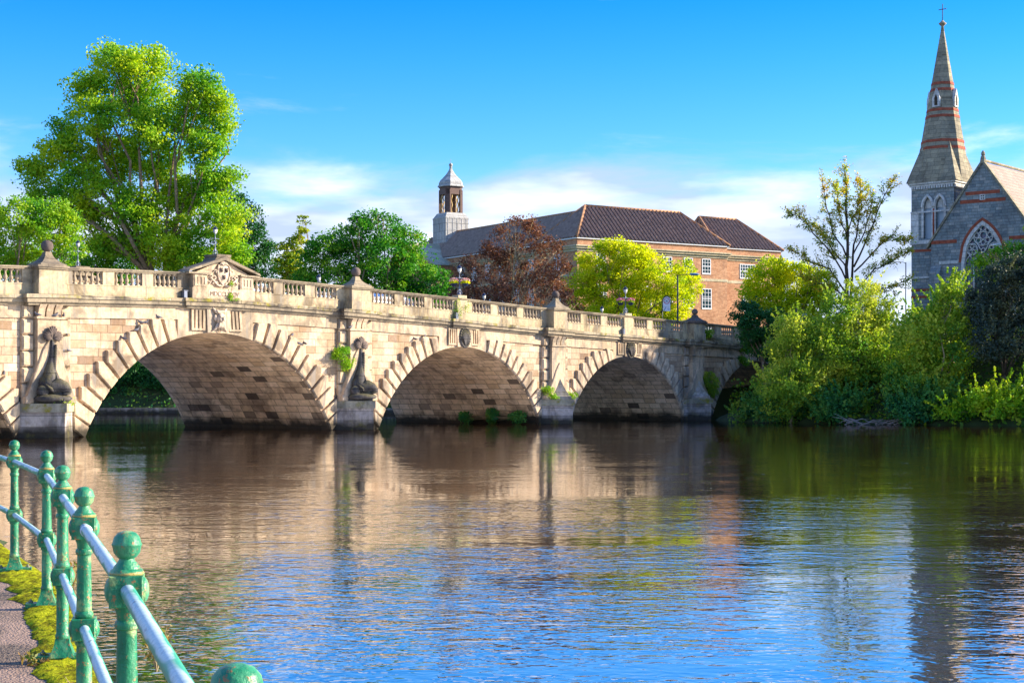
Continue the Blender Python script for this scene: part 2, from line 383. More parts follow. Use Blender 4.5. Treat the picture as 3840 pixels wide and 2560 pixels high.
# wall skin
def wall_skin(mb, y, top, s0=S0, s1=S1, bottom=soff, flip=False):
    xs = sorted(set([round(x, 3) for x in np.arange(s0, s1+.01, .35)]+[round(c+sg*h, 3) for c, r, zc, h, _ in SPAN for sg in (-1, 1)]))
    xs = [x for x in xs if s0 <= x <= s1]
    for a, b in zip(xs, xs[1:]):
        m = (a+b)/2; inside = any(abs(m-c) < h for c, r, zc, h, _ in SPAN)
        za = bottom(a+1e-3) if inside else -1.2; zb = bottom(b-1e-3) if inside else -1.2
        q = [(a,y,za), (b,y,zb), (b,y,top(b)), (a,y,top(a))]
        mb.add(q, [(3,2,1,0) if flip else (0,1,2,3)])
mb = MB(); wall_skin(mb, .10, lambda s: zl(s)-.3); mb.build('spandrel_wall', M['wall'], br)
mb = MB(); wall_skin(mb, W, lambda s: zl(s)-.3, flip=True); mb.build('spandrel_wall', M['wall'], br)
# frieze band and key zones standing 8 cm proud of the spandrels
mb = MB(); mb.ribbon(S0, S1, 0, .12, lambda s: zl(s)-1.28, lambda s: zl(s)-.32)
mb.build('frieze', M['smooth'], br)
for i, (c, r, zc, h, _) in enumerate(SPAN):
    k = 2.95 if i == 1 else (2.55 if i < 3 else 2.2); mb = MB()
    mb.ribbon(c-k, c+k, .003, .115, lambda s: soff(s), lambda s: zl(s)-1.27, .3); mb.build('key_zone', M['smooth'], br)
# vaults
for i, (c, r, zc, h, _) in enumerate(SPAN):
    a0 = math.acos(min(1, (-1.2-zc)/r)) if (-1.2-zc)/r < 1 else 1
    a0 = min(a0, math.asin(min(1, h/r))+.06)
    na = int(2*a0*r/.52); na = max(na, 20)
    co = []; F = []; uvs = []
    for k in range(na+1):
        a = -a0+2*a0*k/na
        for yy in (.1, W/2, W): co.append((c+r*math.sin(a), yy, zc+r*math.cos(a))); uvs.append((yy, (a+a0)*r))
    for k in range(na):
        for j in range(2):
            q = (k*3+j, (k+1)*3+j, (k+1)*3+j+1, k*3+j+1); F.append(q)
    me = bpy.data.meshes.new('vault'); me.from_pydata(co, [], F); uv = me.uv_layers.new(name='UVMap')
    for l in me.loops: uv.data[l.index].uv = uvs[l.vertex_index]
    obj('vault', me, M['vault'], br)
# voussoirs: stepped, rusticated blocks
VTOP = []
for i, (c, r, zc, h, _) in enumerate(SPAN):
    k = 2.95 if i == 1 else (2.55 if i < 3 else 2.2)
    a_in = math.asin(k/r); a_out = math.asin(min(.999, (h+.02)/r))+.02
    n = int(round((a_out-a_in)*r/(.86 if i == 1 else .78))); L = 1.55 if i == 1 else 1.35
    lim = [p for p in PIERS+[-21.4, 85] if abs(abs(p-c)-h) < 5]
    for sg in (-1, 1):
        mb = MB()
        wall_s = min([abs(p-c) for p in lim if (p-c)*sg > 0] or [h+2.4])-1.72
        for j in range(n):
            a0 = a_in+(a_out-a_in)*j/n; a1 = a_in+(a_out-a_in)*(j+1)/n-.012
            P = lambda a, q: (min(q*math.sin(a), wall_s), zc+q*math.cos(a))
            A, B_, D, E_ = P(a0, r), P(a0, r+L), P(a1, r+L*.86), P(a1, r)
            zmax = zl(c)-1.33
            if B_[1] > zmax: B_ = (B_[0]-(B_[1]-zmax)*math.tan(a0), zmax)
            C_ = (D[0], B_[1])
            poly = [A, B_, C_, D, E_]
            if abs(C_[1]-D[1]) < .05 or C_[1] < D[1]: poly = [A, B_, D, E_]
            if B_[1] < -.5: continue
            gap = .02
            pts = [(c+sg*x, z) for x, z in poly]
            if sg > 0: pts = pts[::-1]
            cx = sum(q[0] for q in pts)/len(pts); cz = sum(q[1] for q in pts)/len(pts)
            pts = [(x+(cx-x)*.045, z+(cz-z)*.03) for x, z in pts]
            mb.prism(pts, -.13, .12, .06)
            VTOP.append((c+sg*(B_[0]+C_[0])/2, B_[1]))
        mb.build('voussoir_ring', M['vous'], br)
# cornice: mossy ledge slab on a plain fascia and cavetto; breaks forward over piers and keystones
def proj(s): return 0
mb = MB(); mb2 = MB()
brk = [(p-1.75, p+1.75, .42) for p in PIERS]+[(12.1-2.75, 12.1+2.75, .16), (34.9-1.6, 34.9+1.6, .16), (55.35-1.5, 55.35+1.5, .16), (75.3-1.5, 75.3+1.5, .16)]
mb.ribbon(S0, S1, -.36, .5, lambda s: zl(s)-.2, lambda s: zl(s))
mb2.ribbon(S0, S1, -.27, .3, lambda s: zl(s)-.42, lambda s: zl(s)-.197)
mb2.ribbon(S0, S1, -.12, .3, lambda s: zl(s)-.56, lambda s: zl(s)-.417)
for a, b, pr in brk:
    mb.ribbon(a, b, -.36-pr, -.3, lambda s: zl(s)-.18, lambda s: zl(s)+.025)
    mb2.ribbon(a+.1, b-.1, -.27-pr, -.2, lambda s: zl(s)-.43, lambda s: zl(s)-.177)
    mb2.ribbon(a+.25, b-.25, -.12-pr, -.1, lambda s: zl(s)-.58, lambda s: zl(s)-.427)
mb.build('cornice_ledge', M['ledge'], br); mb2.build('cornice', M['coping'], br)
# roadway and far side
mb = MB(); mb.ribbon(S0, S1, .5, W-.5, lambda s: zl(s)-.3, lambda s: zt(s)-1.2, 2); mb.build('roadway', M['asphalt'], br)
# parapet
BAYS = [(-3.41,-1.51), (1.75,3.8), (4.6,6.58), (7.37,9.17), (14.95,16.8), (17.58,19.52), (20.39,22.33), (25.65,27.86), (28.65,30.87), (31.65,33.8),
        (35.9,38.01), (38.8,41.02), (41.78,43.9), (47.04,48.91), (49.68,51.55), (52.37,54.26), (56.05,57.94), (58.75,60.75), (61.43,63.35), (66.3,68.31), (69.39,71.46),
        (77.2,79.2), (80.1,82.1)]
def parapet(y0, y1, bays, name_side):
    top = MB(); top.ribbon(S0, S1, y0-.1, y1+.1, lambda s: zt(s)-.085, zt); top.ribbon(S0, S1, y0-.04, y1+.04, lambda s: zt(s)-.17, lambda s: zt(s)-.083)
    top.build('coping', M['coping'], br)
    lo = MB(); lo.ribbon(S0, S1, y0, y1, lambda s: zl(s)-.02, lambda s: zt(s)-.97)
    lo.ribbon(S0, S1, y0-.03, y1+.03, lambda s: zt(s)-1.0, lambda s: zt(s)-.94)
    lo.build('dado', M['parapet'], br)
    e = S0
    for a, b in bays+[(S1, S1)]:
        pi = MB(); pi.ribbon(e, a, y0+.03, y1-.03, lambda s: zt(s)-.95, lambda s: zt(s)-.165, 1.5); e = b
        pi.build('parapet_pier', M['parapet'], br)
parapet(.02, .42, BAYS, 'near'); 
FB = sorted([(a, b) for a, b in BAYS if not 9.3 < a < 14.9])
parapet(W-.42, W-.02, FB, 'far')
bal = MB(); hb = .80
pr = [(.055,.1), (.075,.12), (.06,.15), (.085,.2), (.115,.27), (.12,.32), (.1,.4), (.065,.5), (.05,.58), (.055,.62), (.075,.64), (.055,.67), (.07,.7)]
bal.lathe(pr, seg=10); bal.box(-.1, .1, -.1, .1, 0, .11); bal.box(-.1, .1, -.1, .1, .69, hb)
bme = bal.mesh('baluster', True); nb = 0
for a, b in BAYS[:20]:
    n = 5; sp_ = (b-a)/(n+.25) if b-a < 2.1 else (b-a)/(n+.7)
    for j in range(n):
        s_ = a+sp_*(j+.62)
        o = obj('baluster', bme, M['baluster'], br); o.location = (s_, .22, zt(s_)-.955); nb += 1
rest = MB()
def addbal(mb, s_, y, z):
    mb.add([(v.co.x+s_, v.co.y+y, v.co.z+z) for v in bme.vertices], [tuple(p.vertices) for p in bme.polygons])
for a, b in BAYS[:20]:
    sp_ = (b-a)/5.25 if b-a < 2.1 else (b-a)/5.7
    addbal(rest, b-sp_*.05 if b-a < 2.1 else b-sp_*.25, .22, zt(b)-.955)
for a, b in BAYS[20:]:
    for j in range(6): addbal(rest, a+(b-a)*(j+.5)/6, .22, zt(a)-.955)
for a, b in FB:
    for j in range(6): addbal(rest, a+(b-a)*(j+.5)/6, W-.22, zt(a)-.955)
rest.build('baluster', M['baluster'], br, True, kind='stuff')
# piers: pedestal, ball finial, pilaster, cutwater
BALLR = [.34, .325, .295, .27]; BALLZ = [10.72, 10.60, 10.03, 9.40]
for i, p_ in enumerate(PIERS):
    z0, z1 = zl(p_), zt(p_)
    mb = MB(); mb.box(p_-.86, p_+.82, -.60, .5, z0, z1-.16); mb.box(p_-.92, p_+.88, -.66, .45, z0+.02, z0+.62); mb.build('pedestal', M['parapet'], br)
    mb = MB(); mb.box(p_-.97, p_+.93, -.72, .55, z1-.17, z1-.08); mb.box(p_-1.03, p_+.99, -.78, .6, z1-.083, z1+.03)
    # concave sided pyramid
    zb, ztop = z1+.02, BALLZ[i]-BALLR[i]*.95
    rings = []
    for k in range(11):
        q = k/10; wv = .80*(1-q)**1.9+.20*q**.3 if k else .85
        wv = .84-.64*math.sin(q*PI/2)**.72 if k else .84
        zz = zb+.08+(ztop-zb-.08)*q
        cy = -.1
        rings.append([(p_-.02-wv, cy-wv*.8, zz), (p_-.02+wv, cy-wv*.8, zz), (p_-.02+wv, cy+wv*.8, zz), (p_-.02-wv, cy+wv*.8, zz)])
    rings.insert(0, [(x, y, zb) for x, y, z in rings[0]])
    mb.loft(rings); mb.build('pedestal_cap', M['coping'] if i < 3 else M['ball'], br)
    mb = MB(); mb.ell((p_-.02, -.1, BALLZ[i]), (BALLR[i],)*3, 24, 14); mb.build('ball_finial', M['ball'], br, True)
    # pilaster with fluted corbel head
    mb = MB(); mb.box(p_-.84, p_+.80, -.42, .1, 1.3, z0-1.28)
    mb.box(p_-.95, p_+.91, -.52, .1, z0-1.36, z0-1.24)
    mb.build('pilaster', M['smooth'], br)
    mb = MB()
    for a in (-.78, -.26, .26):
        prof = [(-.42, z0-1.24), (-.44, z0-1.0), (-.5, z0-.8), (-.66, z0-.56), (.1, z0-.56), (.1, z0-1.24)]
        n = len(prof); x0, x1 = p_+a-.02, p_+a+.4
        mb.add([(x0,)+q for q in prof]+[(x1,)+q for q in prof], [tuple(range(n)), tuple(reversed(range(n, 2*n)))]+[(k, k+n, (k+1) % n+n, (k+1) % n) for k in range(n)])
    mb.build('corbel', M['smooth'], br)
    for sg in (-1, 1):
        mb = MB(); zz = z0-1.35
        x0, x1 = (p_-1.62, p_-.86) if sg < 0 else (p_+.82, p_+1.52)
        while zz > 1.6:
            mb.bevbox(x0, x1, -.16, .11, zz-.88, zz-.03, .10); zz -= .9
        mb.bevbox(x0, x1, -.16, .11, z0-1.33, z0-.6, .10)
        mb.build('rusticated_quoin', M['vous'], br)
    # pointed cutwater
    wv, pv = 1.8, 1.78
    tri = lambda q, e=0: [(p_-(wv*q+e), 0.1), (p_, -(pv*q+e*1.3)), (p_+wv*q+e, 0.1)]
    mb = MB(); mb.hprism(tri(1), -1.2, 1.45, tri(1)); mb.build('cutwater', M['pier'], br)
    mb = MB(); mb.hprism(tri(1, .14), 1.44, 1.92, tri(1, .14)); mb.build('cutwater_cap', M['capst'], br)
    mb = MB(); H = [5.25, 5.25, 4.3, 4.2][i]
    prof = [(0, .96), (.1, .93), (.12, .84), (.28, .64), (.46, .47), (.66, .31), (.84, .17), (1, .0)]
    if i < 2: prof = [(0, .97), (.1, .95), (.12, .88), (.26, .76), (.44, .60), (.62, .44), (.82, .27), (1, .07)]
    sl = MB(); og = [(q_*1.0, g_) for q_, g_ in prof[:-1]]
    sl.prism([(p_-(1.72 if i > 1 else 1.6)*g_-.1, 1.915+(H+.35-1.915)*q_) for q_, g_ in og]+[(p_, H+.45)]+[(p_+(1.72 if i > 1 else 1.6)*g_+.1, 1.915+(H+.35-1.915)*q_) for q_, g_ in reversed(og)], -.52, .1, .04); sl.build('ogee_slab', M['smooth'], br)
    rings = [[(p_-1.8*g_-.0, .1), (p_, -1.75*g_), (p_+1.8*g_, .1)] for q, g_ in prof]
    mb.loft([[(x, y if g2 > .01 else .08, 1.915+(H-1.915)*q) for x, y in rg] for rg, (q, g2) in zip(rings, prof)])
    mb.build('spur', M['pier'] if i > 1 else M['dark'], br)
# dolphin carvings on two piers
def dolphin(p_):
    mb = MB()
    path = [(.50,-1.62,2.52,.05), (.42,-1.60,2.62,.17), (.26,-1.40,2.80,.31), (.06,-1.20,2.92,.37), (-.16,-1.06,2.86,.38), (-.36,-.92,2.82,.38), (-.44,-.82,3.05,.36), (-.34,-.74,3.35,.33),
            (-.20,-.66,3.7,.29), (-.08,-.60,4.05,.25), (0,-.56,4.4,.21), (.04,-.54,4.75,.18), (.05,-.53,5.05,.14), (.02,-.53,5.35,.10), (0,-.53,5.55,.06)]
    mb.tube([(p_+a, b, c) for a, b, c, r in path], [r*1.1 for *_, r in path], 14)
    mb.ell((p_-.1, -.75, 2.2), (1.15, .95, .28), 14, 6)                       # waves it lies on
    mb.ell((p_+.30, -1.42, 2.46), (.30, .28, .08), 10, 5)                     # lower jaw
    mb.ell((p_-.75, -.85, 2.62), (.42, .3, .34), 10, 6); mb.ell((p_-.62, -.72, 3.05), (.3, .3, .4), 10, 6); mb.ell((p_+.12, -1.46, 3.02), (.09, .08, .09), 8, 5)
    mb.tube([(p_-.3,-1.15,2.6), (p_-.6,-1.3,2.75), (p_-.85,-1.2,3.0)], [.12,.1,.03], 8)
    for k in range(16):                                                       # scale ridges up the back
        q = k/15; mb.ell((p_-.22+.36*q**.6, -.88+.18*q, 3.45+1.7*q), (.15-.07*q, .13-.04*q, .07), 8, 5)
    o = mb.build('dolphin_carving', M['dark'], br, True)
    mb = MB()                                                                 # three-lobed tail fan
    for a0, L in ((-68, .62), (0, .72), (68, .66)):
        for k in range(-3, 4):
            a = R(a0+k*12); q = L*(1-.035*k*k)
            mb.tube([(p_, -.56, 5.55), (p_+math.sin(a)*q*.55, -.66, 5.55+math.cos(a)*q*.55), (p_+math.sin(a)*q, -.60, 5.52+math.cos(a)*q)], [.04,.085,.06], 6)
    mb.build('tail_fin', M['ball'], o, True)
dolphin(0); dolphin(24.0)
# keystones: triglyph flutes either side, mask or shells
def flutes(mb, mbd, c, x0, x1, z0, z1, n, y=-.08):
    mb.box(x0, x1, y, .06, z0, z1)
    for k in range(n):
        cx = x0+(x1-x0)*(k+.5)/n
        mbd.box(cx-.055, cx+.055, y-.004, y, z0+.13, z1-.15)
def flute_panel(x0, x1, z0, z1, n, y=-.08, lean=0):
    """panel with real sunk grooves: bars standing on a back plate"""
    mb = MB(); g_ = .12; wv = (x1-x0-g_*n)/(n+1)
    def lx(x, z): return x+lean*(z-z0)
    def bar(a, b, za, zb, ya):
        mb.add([(lx(a,za),ya,za), (lx(b,za),ya,za), (lx(b,zb),ya,zb), (lx(a,zb),ya,zb), (lx(a,za),.05,za), (lx(b,za),.05,za), (lx(b,zb),.05,zb), (lx(a,zb),.05,zb)],
               [(0,1,2,3), (7,6,5,4), (0,4,5,1), (1,5,6,2), (2,6,7,3), (3,7,4,0)])
    bar(x0, x1, z0, z1, y+.07)
    for k in range(n+1):
        a = x0+k*(wv+g_); bar(a, a+wv, z0, z1, y-.03)
    bar(x0+.01, x1-.01, z1-.14, z1-.01, y-.027); bar(x0+.01, x1-.01, z0+.01, z0+.13, y-.027)
    return mb
zt1 = zl(12.1)-.56; zb1 = soff(12.1)
for sg in (-1, 1):
    a, b = (12.1-2.0, 12.1-.95) if sg < 0 else (12.1+.95, 12.1+2.0)
    flute_panel(a, b, zb1+.1, zt1, 3, -.1, lean=-.09 if sg > 0 else .0).build('fluted_panel', M['smooth'], br)
mb = MB(); mb.prism([(12.1-.82, zb1-.02), (12.1+.82, zb1-.02), (12.1+.9, zt1), (12.1-.9, zt1)][::-1][::-1], -.2, .05); mb.build('keystone', M['smooth'], br)
mb = MB(); cz = zb1+.85; c = 12.15
mb.ell((c, -.32, cz), (.3, .3, .42), 14, 10); mb.ell((c, -.62, cz-.02), (.07, .1, .14), 8, 6)
for sg in (-1, 1):
    mb.ell((c+sg*.13, -.56, cz+.13), (.1, .06, .04), 8, 5); mb.ell((c+sg*.15, -.54, cz-.08), (.09, .08, .1), 8, 5)
    mb.tube([(c+sg*.2,-.3,cz+.32), (c+sg*.4,-.3,cz+.5), (c+sg*.62,-.24,cz+.75)], [.1,.09,.04], 7)
    mb.tube([(c+sg*.2,-.35,cz-.3), (c+sg*.35,-.3,cz-.6), (c+sg*.6,-.24,cz-.78)], [.1,.08,.03], 7)
    mb.ell((c+sg*.34, -.26, cz+.05), (.12, .12, .22), 8, 6)
for k in range(-2, 3): mb.tube([(c+k*.07,-.5,cz-.25), (c+k*.1,-.46,cz-.5), (c+k*.13,-.3,cz-.82+abs(k)*.08)], [.07,.06,.02], 6)
for k in range(-3, 4): mb.tube([(c+k*.06,-.42,cz+.35), (c+k*.1,-.4,cz+.5), (c+k*.14,-.28,cz+.55)], [.07,.06,.03], 6)
mb.build('mask_carving', M['carve'], br, True)
for c in (34.9, 55.35):
    zb_, zt_ = soff(c), zl(c)-.56
    mb = MB(); mb.prism([(c-.75, zb_-.02), (c+.75, zb_-.02), (c+.82, zt_), (c-.82, zt_)], -.16, .05); mb.build('keystone', M['smooth'], br)
    for sg in (-1, 1):
        a, b = (c-1.65, c-.85) if sg < 0 else (c+.85, c+1.65)
        flute_panel(a, b, zb_+.1, zt_, 3, -.08).build('fluted_panel', M['smooth'], br)
    mb = MB(); cz = (zb_+zt_)/2
    for k in range(-5, 6):
        a = R(k*16); q = .62-.004*k*k
        mb.tube([(c+.02,-.24,cz-.6), (c+math.sin(a)*.34,-.36,cz-.15+.1*math.cos(a)), (c+math.sin(a)*.5,-.2,cz-.05+math.cos(a)*q)], [.05,.085,.06], 6)
    n = 22
    for k in range(n):
        a = 2*PI*k/n; mb.ell((c+.52*math.sin(a), -.2, cz+.72*math.cos(a)*.95), (.1, .09, .11), 6, 5)
    mb.build('shell_carving', M['dark'], br, True)
c = 75.3
flute_panel(c-1.4, c+1.4, soff(c)+.1, zl(c)-.56, 8, -.08).build('fluted_panel', M['smooth'], br)
# pediment over the middle arch
def pediment(yf, side):
    c = 12.35; zc0, zap = zt(c)-.0, 10.82; s_ = 1 if side == 'near' else -1
    def Y(a): return yf+s_*a
    mb = MB()
    for x0, x1, y0, y1, z0, z1 in ((c-2.45, c+2.45, 0, .9, zl(c), zl(c)+.66), (c-2.35, c-1.3, .02, .8, zl(c)+.66, zt(c)-.07), (c+1.3, c+2.35, .02, .8, zl(c)+.66, zt(c)-.07), (c-1.31, c+1.31, .12, .8, zl(c)+.66, zt(c)-.07)):
        ya, yb = sorted((Y(y0), Y(y1))); mb.box(x0, x1, ya, yb, z0, z1)
    ya, yb = sorted((Y(.12), Y(.8)))
    mb.prism([(c-2.3, zt(c)-.08), (c+2.3, zt(c)-.08), (c, zap-.12)], ya, yb)
    mb.build('pediment', M['smooth'], br)
    mb = MB()
    ya, yb = sorted((Y(-.16), Y(.95)))
    for sg in (-1, 1):
        pts = [(c+sg*2.85, zt(c)-.02), (c+sg*2.75, zt(c)+.13), (c, zap+.05), (c, zap-.16)]
        mb.prism(pts if sg < 0 else pts[::-1], ya, yb)
        yc, yd = sorted((Y(-.12), Y(.3)))
        mb.box(*sorted((c+sg*1.25, c+sg*2.8)), yc, yd, zt(c)-.12, zt(c)-.015)
    # block that carries the lamp
    yc, yd = sorted((Y(.1), Y(1.25)))
    mb.loft([[(c-h_, yc-.02*k, z), (c+h_, yc-.02*k, z), (c+h_, yd, z), (c-h_, yd, z)] for k, (h_, z) in enumerate(((1.0, zap-.42), (.72, zap-.24), (.55, zap-.02), (.52, zap+.03), (.56, zap+.05), (.56, zap+.2)))])
    mb.build('pediment_cornice', M['coping'], br)
pediment(-.45, 'near'); pediment(W+.45, 'far')
c = 12.35
for a in (c-2.28, c+1.37): flute_panel(a, a+.9, zl(c)+.74, zt(c)-.16, 3, -.44).build('fluted_panel', M['smooth'], br)
# fluted_panel backs run from y=.05; shield of arms
zc_ = zt(c)-.02
mb = MB()
out = [(0,.62), (.34,.5), (.44,.2), (.40,-.15), (.25,-.48), (0,-.66), (-.25,-.48), (-.40,-.15), (-.44,.2), (-.34,.5)]
mb.prism([(c+x, zc_+z) for x, z in out][::-1], -.42, -.3, .03)
n = len(out)
for k in range(n):
    (x0, z0), (x1, z1) = out[k], out[(k+1) % n]
    mb.tube([(c+x0*1.1,-.4,zc_+z0*1.08), (c+(x0+x1)*.58,-.44,zc_+(z0+z1)*.57), (c+x1*1.1,-.4,zc_+z1*1.08)], [.05,.07,.05], 6)
for sg in (-1, 1):
    for (x, z, r_) in ((.62,.12,.13), (.72,-.28,.17), (.98,-.2,.14), (.85,-.55,.16), (.55,-.62,.14), (1.1,-.58,.1)):
        pts = []; 
        for k in range(9):
            a = k*.7; q = r_*(1-k/11); pts.append((c+sg*(x+q*math.cos(a)), -.4, zc_+z+q*math.sin(a)))
        mb.tube(pts, [.045]*8+[.02], 5)
    mb.tube([(c+sg*.1,-.4,zc_-.76), (c+sg*.5,-.43,zc_-.72), (c+sg*.85,-.43,zc_-.42), (c+sg*1.15,-.4,zc_-.2)], [.06,.07,.06,.03], 6)
for k in range(-3, 4):
    a = R(k*17); mb.tube([(c,-.42,zc_+.52), (c+math.sin(a)*.25,-.48,zc_+.52+math.cos(a)*.2), (c+math.sin(a)*.36,-.42,zc_+.5+math.cos(a)*.34)], [.04,.06,.03], 6)
sh = mb.build('coat_of_arms', M['carve'], br, True)
for x, z in ((-.2,.22), (.2,.22), (0,-.22)):
    mb = MB(); mb.ell((c+x,-.46,zc_+z), (.11,.09,.13), 9, 6); mb.ell((c+x,-.54,zc_+z-.05), (.05,.05,.05), 7, 5)
    for sg in (-1, 1): mb.ell((c+x+sg*.08,-.46,zc_+z+.11), (.04,.04,.05), 6, 4)
    mb.build('leopard_face', M['ball'], sh, True)
mb = MB(); mb.box(c-1.2, c+1.25, -.462, -.44, zl(c)+.12, zl(c)+.56); pl = mb.build('date_panel', M['carve'], br)
tcu = bpy.data.curves.new('date_inscription', 'FONT'); tcu.body = 'MDCCLXXIV'; tcu.size = .40; tcu.extrude = .012; tcu.align_x = 'CENTER'
tmp = bpy.data.objects.new('t', tcu); me = bpy.data.meshes.new_from_object(tmp); bpy.data.objects.remove(tmp)
me.materials.clear()
to = obj('date_inscription', me, plain('incised_letters', (.27,.20,.14), .9), pl); to.location = (c+.02, -.476, zl(c)+.2); to.rotation_euler = (PI/2, 0, 0)
# lamp pedestals with concave bracket on their left
for c in (34.6, 55.0, 75.0):
    mb = MB(); mb.box(c-.5, c+.62, -.16, .46, zl(c), zt(c)-.165); mb.box(c-.34, c+.56, -.12, .5, zt(c)-.01, zt(c)+.2); mb.build('lamp_pedestal', M['parapet'], br)
    mb = MB(); mb.box(c-.5, c+.62, W-.46, W+.16, zl(c), zt(c)-.165); mb.box(c-.34, c+.56, W-.5, W+.12, zt(c)-.01, zt(c)+.2); mb.build('lamp_pedestal', M['parapet'], br)
BM = Matrix.Translation((-26.103, 89.7, 0)) @ Matrix.Rotation(TH, 4, 'Z')
def BP(s, t, z): return BM @ Vector((s, t, z))

# ------------------------------------------------------------------ riverside path, moss and railing
PZ = .89
LN = [(x, y) for x, y in POSTS]; LN = [(.9, -1.5)]+LN+[(-9.5, 26.5)]
def offs(L, d):
    out = []
    for i, p in enumerate(L):
        a = Vector(L[max(i-1, 0)]); b = Vector(L[min(i+1, len(L)-1)]); t = (b-a).normalized(); nrm = Vector((t.y, -t.x))
        out.append((p[0]+nrm.x*d, p[1]+nrm.y*d))
    return out
def fine(L, n=14):
    o = []
    for a, b in zip(L, L[1:]):
        for k in range(n): o.append((a[0]+(b[0]-a[0])*k/n, a[1]+(b[1]-a[1])*k/n))
    return o+[L[-1]]
edge, inner = fine(offs(LN, .27)), fine(offs(LN, -.17))
rnd = random.Random(3)
inner = [(x+rnd.uniform(-.05, .05), y) for x, y in inner]
mb = MB(); n = len(edge); far = [(-13, y) for x, y in inner]
mb.add([(x, y, PZ) for x, y in edge]+[(x, y, PZ) for x, y in far], [(i, i+1, n+i+1, n+i) for i in range(n-1)])
mb.f = [f[::-1] for f in mb.f]
g = G('path_asphalt'); p = g.n('ShaderNodeNewGeometry').outputs['Position']
v = g.n('ShaderNodeTexVoronoi', {'Vector': p, 'Scale': 55}).outputs['Distance']
big = g.noise(p, 1.2, 4); fi = g.noise(p, 60, 2)
b_ = g.ramp(v, [(.1, (.30,.22,.16)), (.45, (.17,.12,.085)), (.7, (.05,.035,.03))])
b_ = g.mix(g.ramp(big, [(.42, 0), (.58, 1)]), b_, (.30,.20,.15)); b_ = g.mix(1, b_, g.ramp(fi, [(.3, .7), (.7, 1.25)]), 'MULTIPLY')
g.set(g.b.inputs['Base Color'], b_); g.b.inputs['Roughness'].default_value = .95; g.bump(g.math('ADD', g.math('MULTIPLY', v, -1), fi), .012)
mb.build('footpath', g.m, kind='structure')
mb = MB()
ed2 = [(x, y) for x, y in edge]
mb.add([(x, y, PZ) for x, y in ed2]+[(x+.06, y+.02, -1) for x, y in ed2], [(i, n+i, n+i+1, i+1) for i in range(n-1)])
mb.build('river_bank_wall', M['pier'], label='low stone river wall below the green railing', cat='wall')
# mossy verge with a real, lumpy surface
gm = G('moss'); p = gm.n('ShaderNodeNewGeometry').outputs['Position']
nz = gm.noise(p, 14, 5, .7); nb_ = gm.noise(p, 2.2, 3)
cmoss = gm.ramp(gm.math('ADD', gm.math('MULTIPLY', nz, .7), gm.math('MULTIPLY', nb_, .4)), [(.35, (.05,.04,.012)), (.5, (.16,.15,.008)), (.62, (.38,.40,.012)), (.8, (.52,.52,.03))])
gm.set(gm.b.inputs['Base Color'], cmoss); gm.b.inputs['Roughness'].default_value = 1; gm.b.inputs['Specular IOR Level'].default_value = .05; gm.bump(nz, .03)
ks = np.linspace(0, 1, 12); vs = []; ed = np.array(fine(offs(LN, .26), 60)); inn = np.array(fine(offs(LN, -.17), 60))
rg = np.random.default_rng(5)
wob = np.convolve(rg.normal(0, .09, len(inn)), np.ones(9)/9, 'same')
inn[:, 0] += wob
for k in ks:
    q = ed*(1-k)+inn*k; hh = PZ+.004+.045*np.sin(PI*k)**.5*(.5+rg.random(len(ed)))*.7
    vs.append(np.column_stack([q, hh]))
co = np.concatenate(vs); m_ = len(ed); F = []
idx = np.arange(m_-1)
F = np.concatenate([np.stack([k*m_+idx, (k+1)*m_+idx, (k+1)*m_+idx+1, k*m_+idx+1], -1) for k in range(11)])
me = bpy.data.meshes.new('moss'); quads(me, co, F)
obj('moss', me, gm.m, kind='stuff', label='bright yellow green moss along the edge of the riverside path', cat='moss')

g = G('worn_green_paint'); c = g.coord('Object'); p = g.n('ShaderNodeNewGeometry').outputs['Position']
f1 = g.noise(p, 9, 5, .65); f2 = g.noise(p, 38, 4, .7); f3 = g.noise(g.map(p, (14, 14, 3)), 1, 4, .6)
b_ = g.ramp(f3, [(.28, (.003,.10,.04)), (.50, (.010,.21,.09)), (.78, (.13,.38,.19))])
b_ = g.mix(g.ramp(f1, [(.56, 0), (.66, .8)]), b_, (.30,.40,.14))
b_ = g.mix(g.ramp(f2, [(.585, 0), (.65, 1)]), b_, (.34,.15,.05))
pt = g.n('ShaderNodeNewGeometry').outputs['Pointiness']
lz = g.n('ShaderNodeSeparateXYZ', {0: c}).outputs[2]
seam = g.ramp(g.math('ADD', g.math('MULTIPLY', g.math('ABSOLUTE', g.math('SUBTRACT', lz, 1.196)), 40), g.math('MULTIPLY', f1, .9)), [(.55, .9), (.75, 0)])
b_ = g.mix(seam, b_, (.45,.30,.07))
g.set(g.b.inputs['Base Color'], b_); g.b.inputs['Roughness'].default_value = .42; g.b.inputs['Specular IOR Level'].default_value = .5; g.bump(g.math('ADD', f1, g.math('MULTIPLY', f2, .4)), .010)
M['green'] = g.m
g = G('worn_galvanised_rail'); c = g.coord('Object')
f1 = g.noise(g.map(c, (1, .15, 1)), 22, 4, .7); f2 = g.noise(g.map(c, (5, 30, 30)), 1, 4, .7); f3 = g.noise(c, 3, 3)
nx = g.n('ShaderNodeSeparateXYZ', {0: g.n('ShaderNodeNewGeometry').outputs['Normal']})
b_ = g.ramp(g.noise(c, 45, 4, .7), [(.3, (.34,.50,.52)), (.7, (.62,.76,.74))])
b_ = g.mix(g.ramp(f1, [(.60, 0), (.68, .8)]), b_, (.13,.13,.16))
wear = g.math('ADD', g.math('SUBTRACT', g.math('MULTIPLY', nx.outputs[2], .55), g.math('MULTIPLY', nx.outputs[0], .25)), g.math('MULTIPLY', g.math('SUBTRACT', f3, .5), 1.3))
b_ = g.mix(g.ramp(wear, [(.28, 1), (.44, 0)]), b_, (.03,.34,.20))
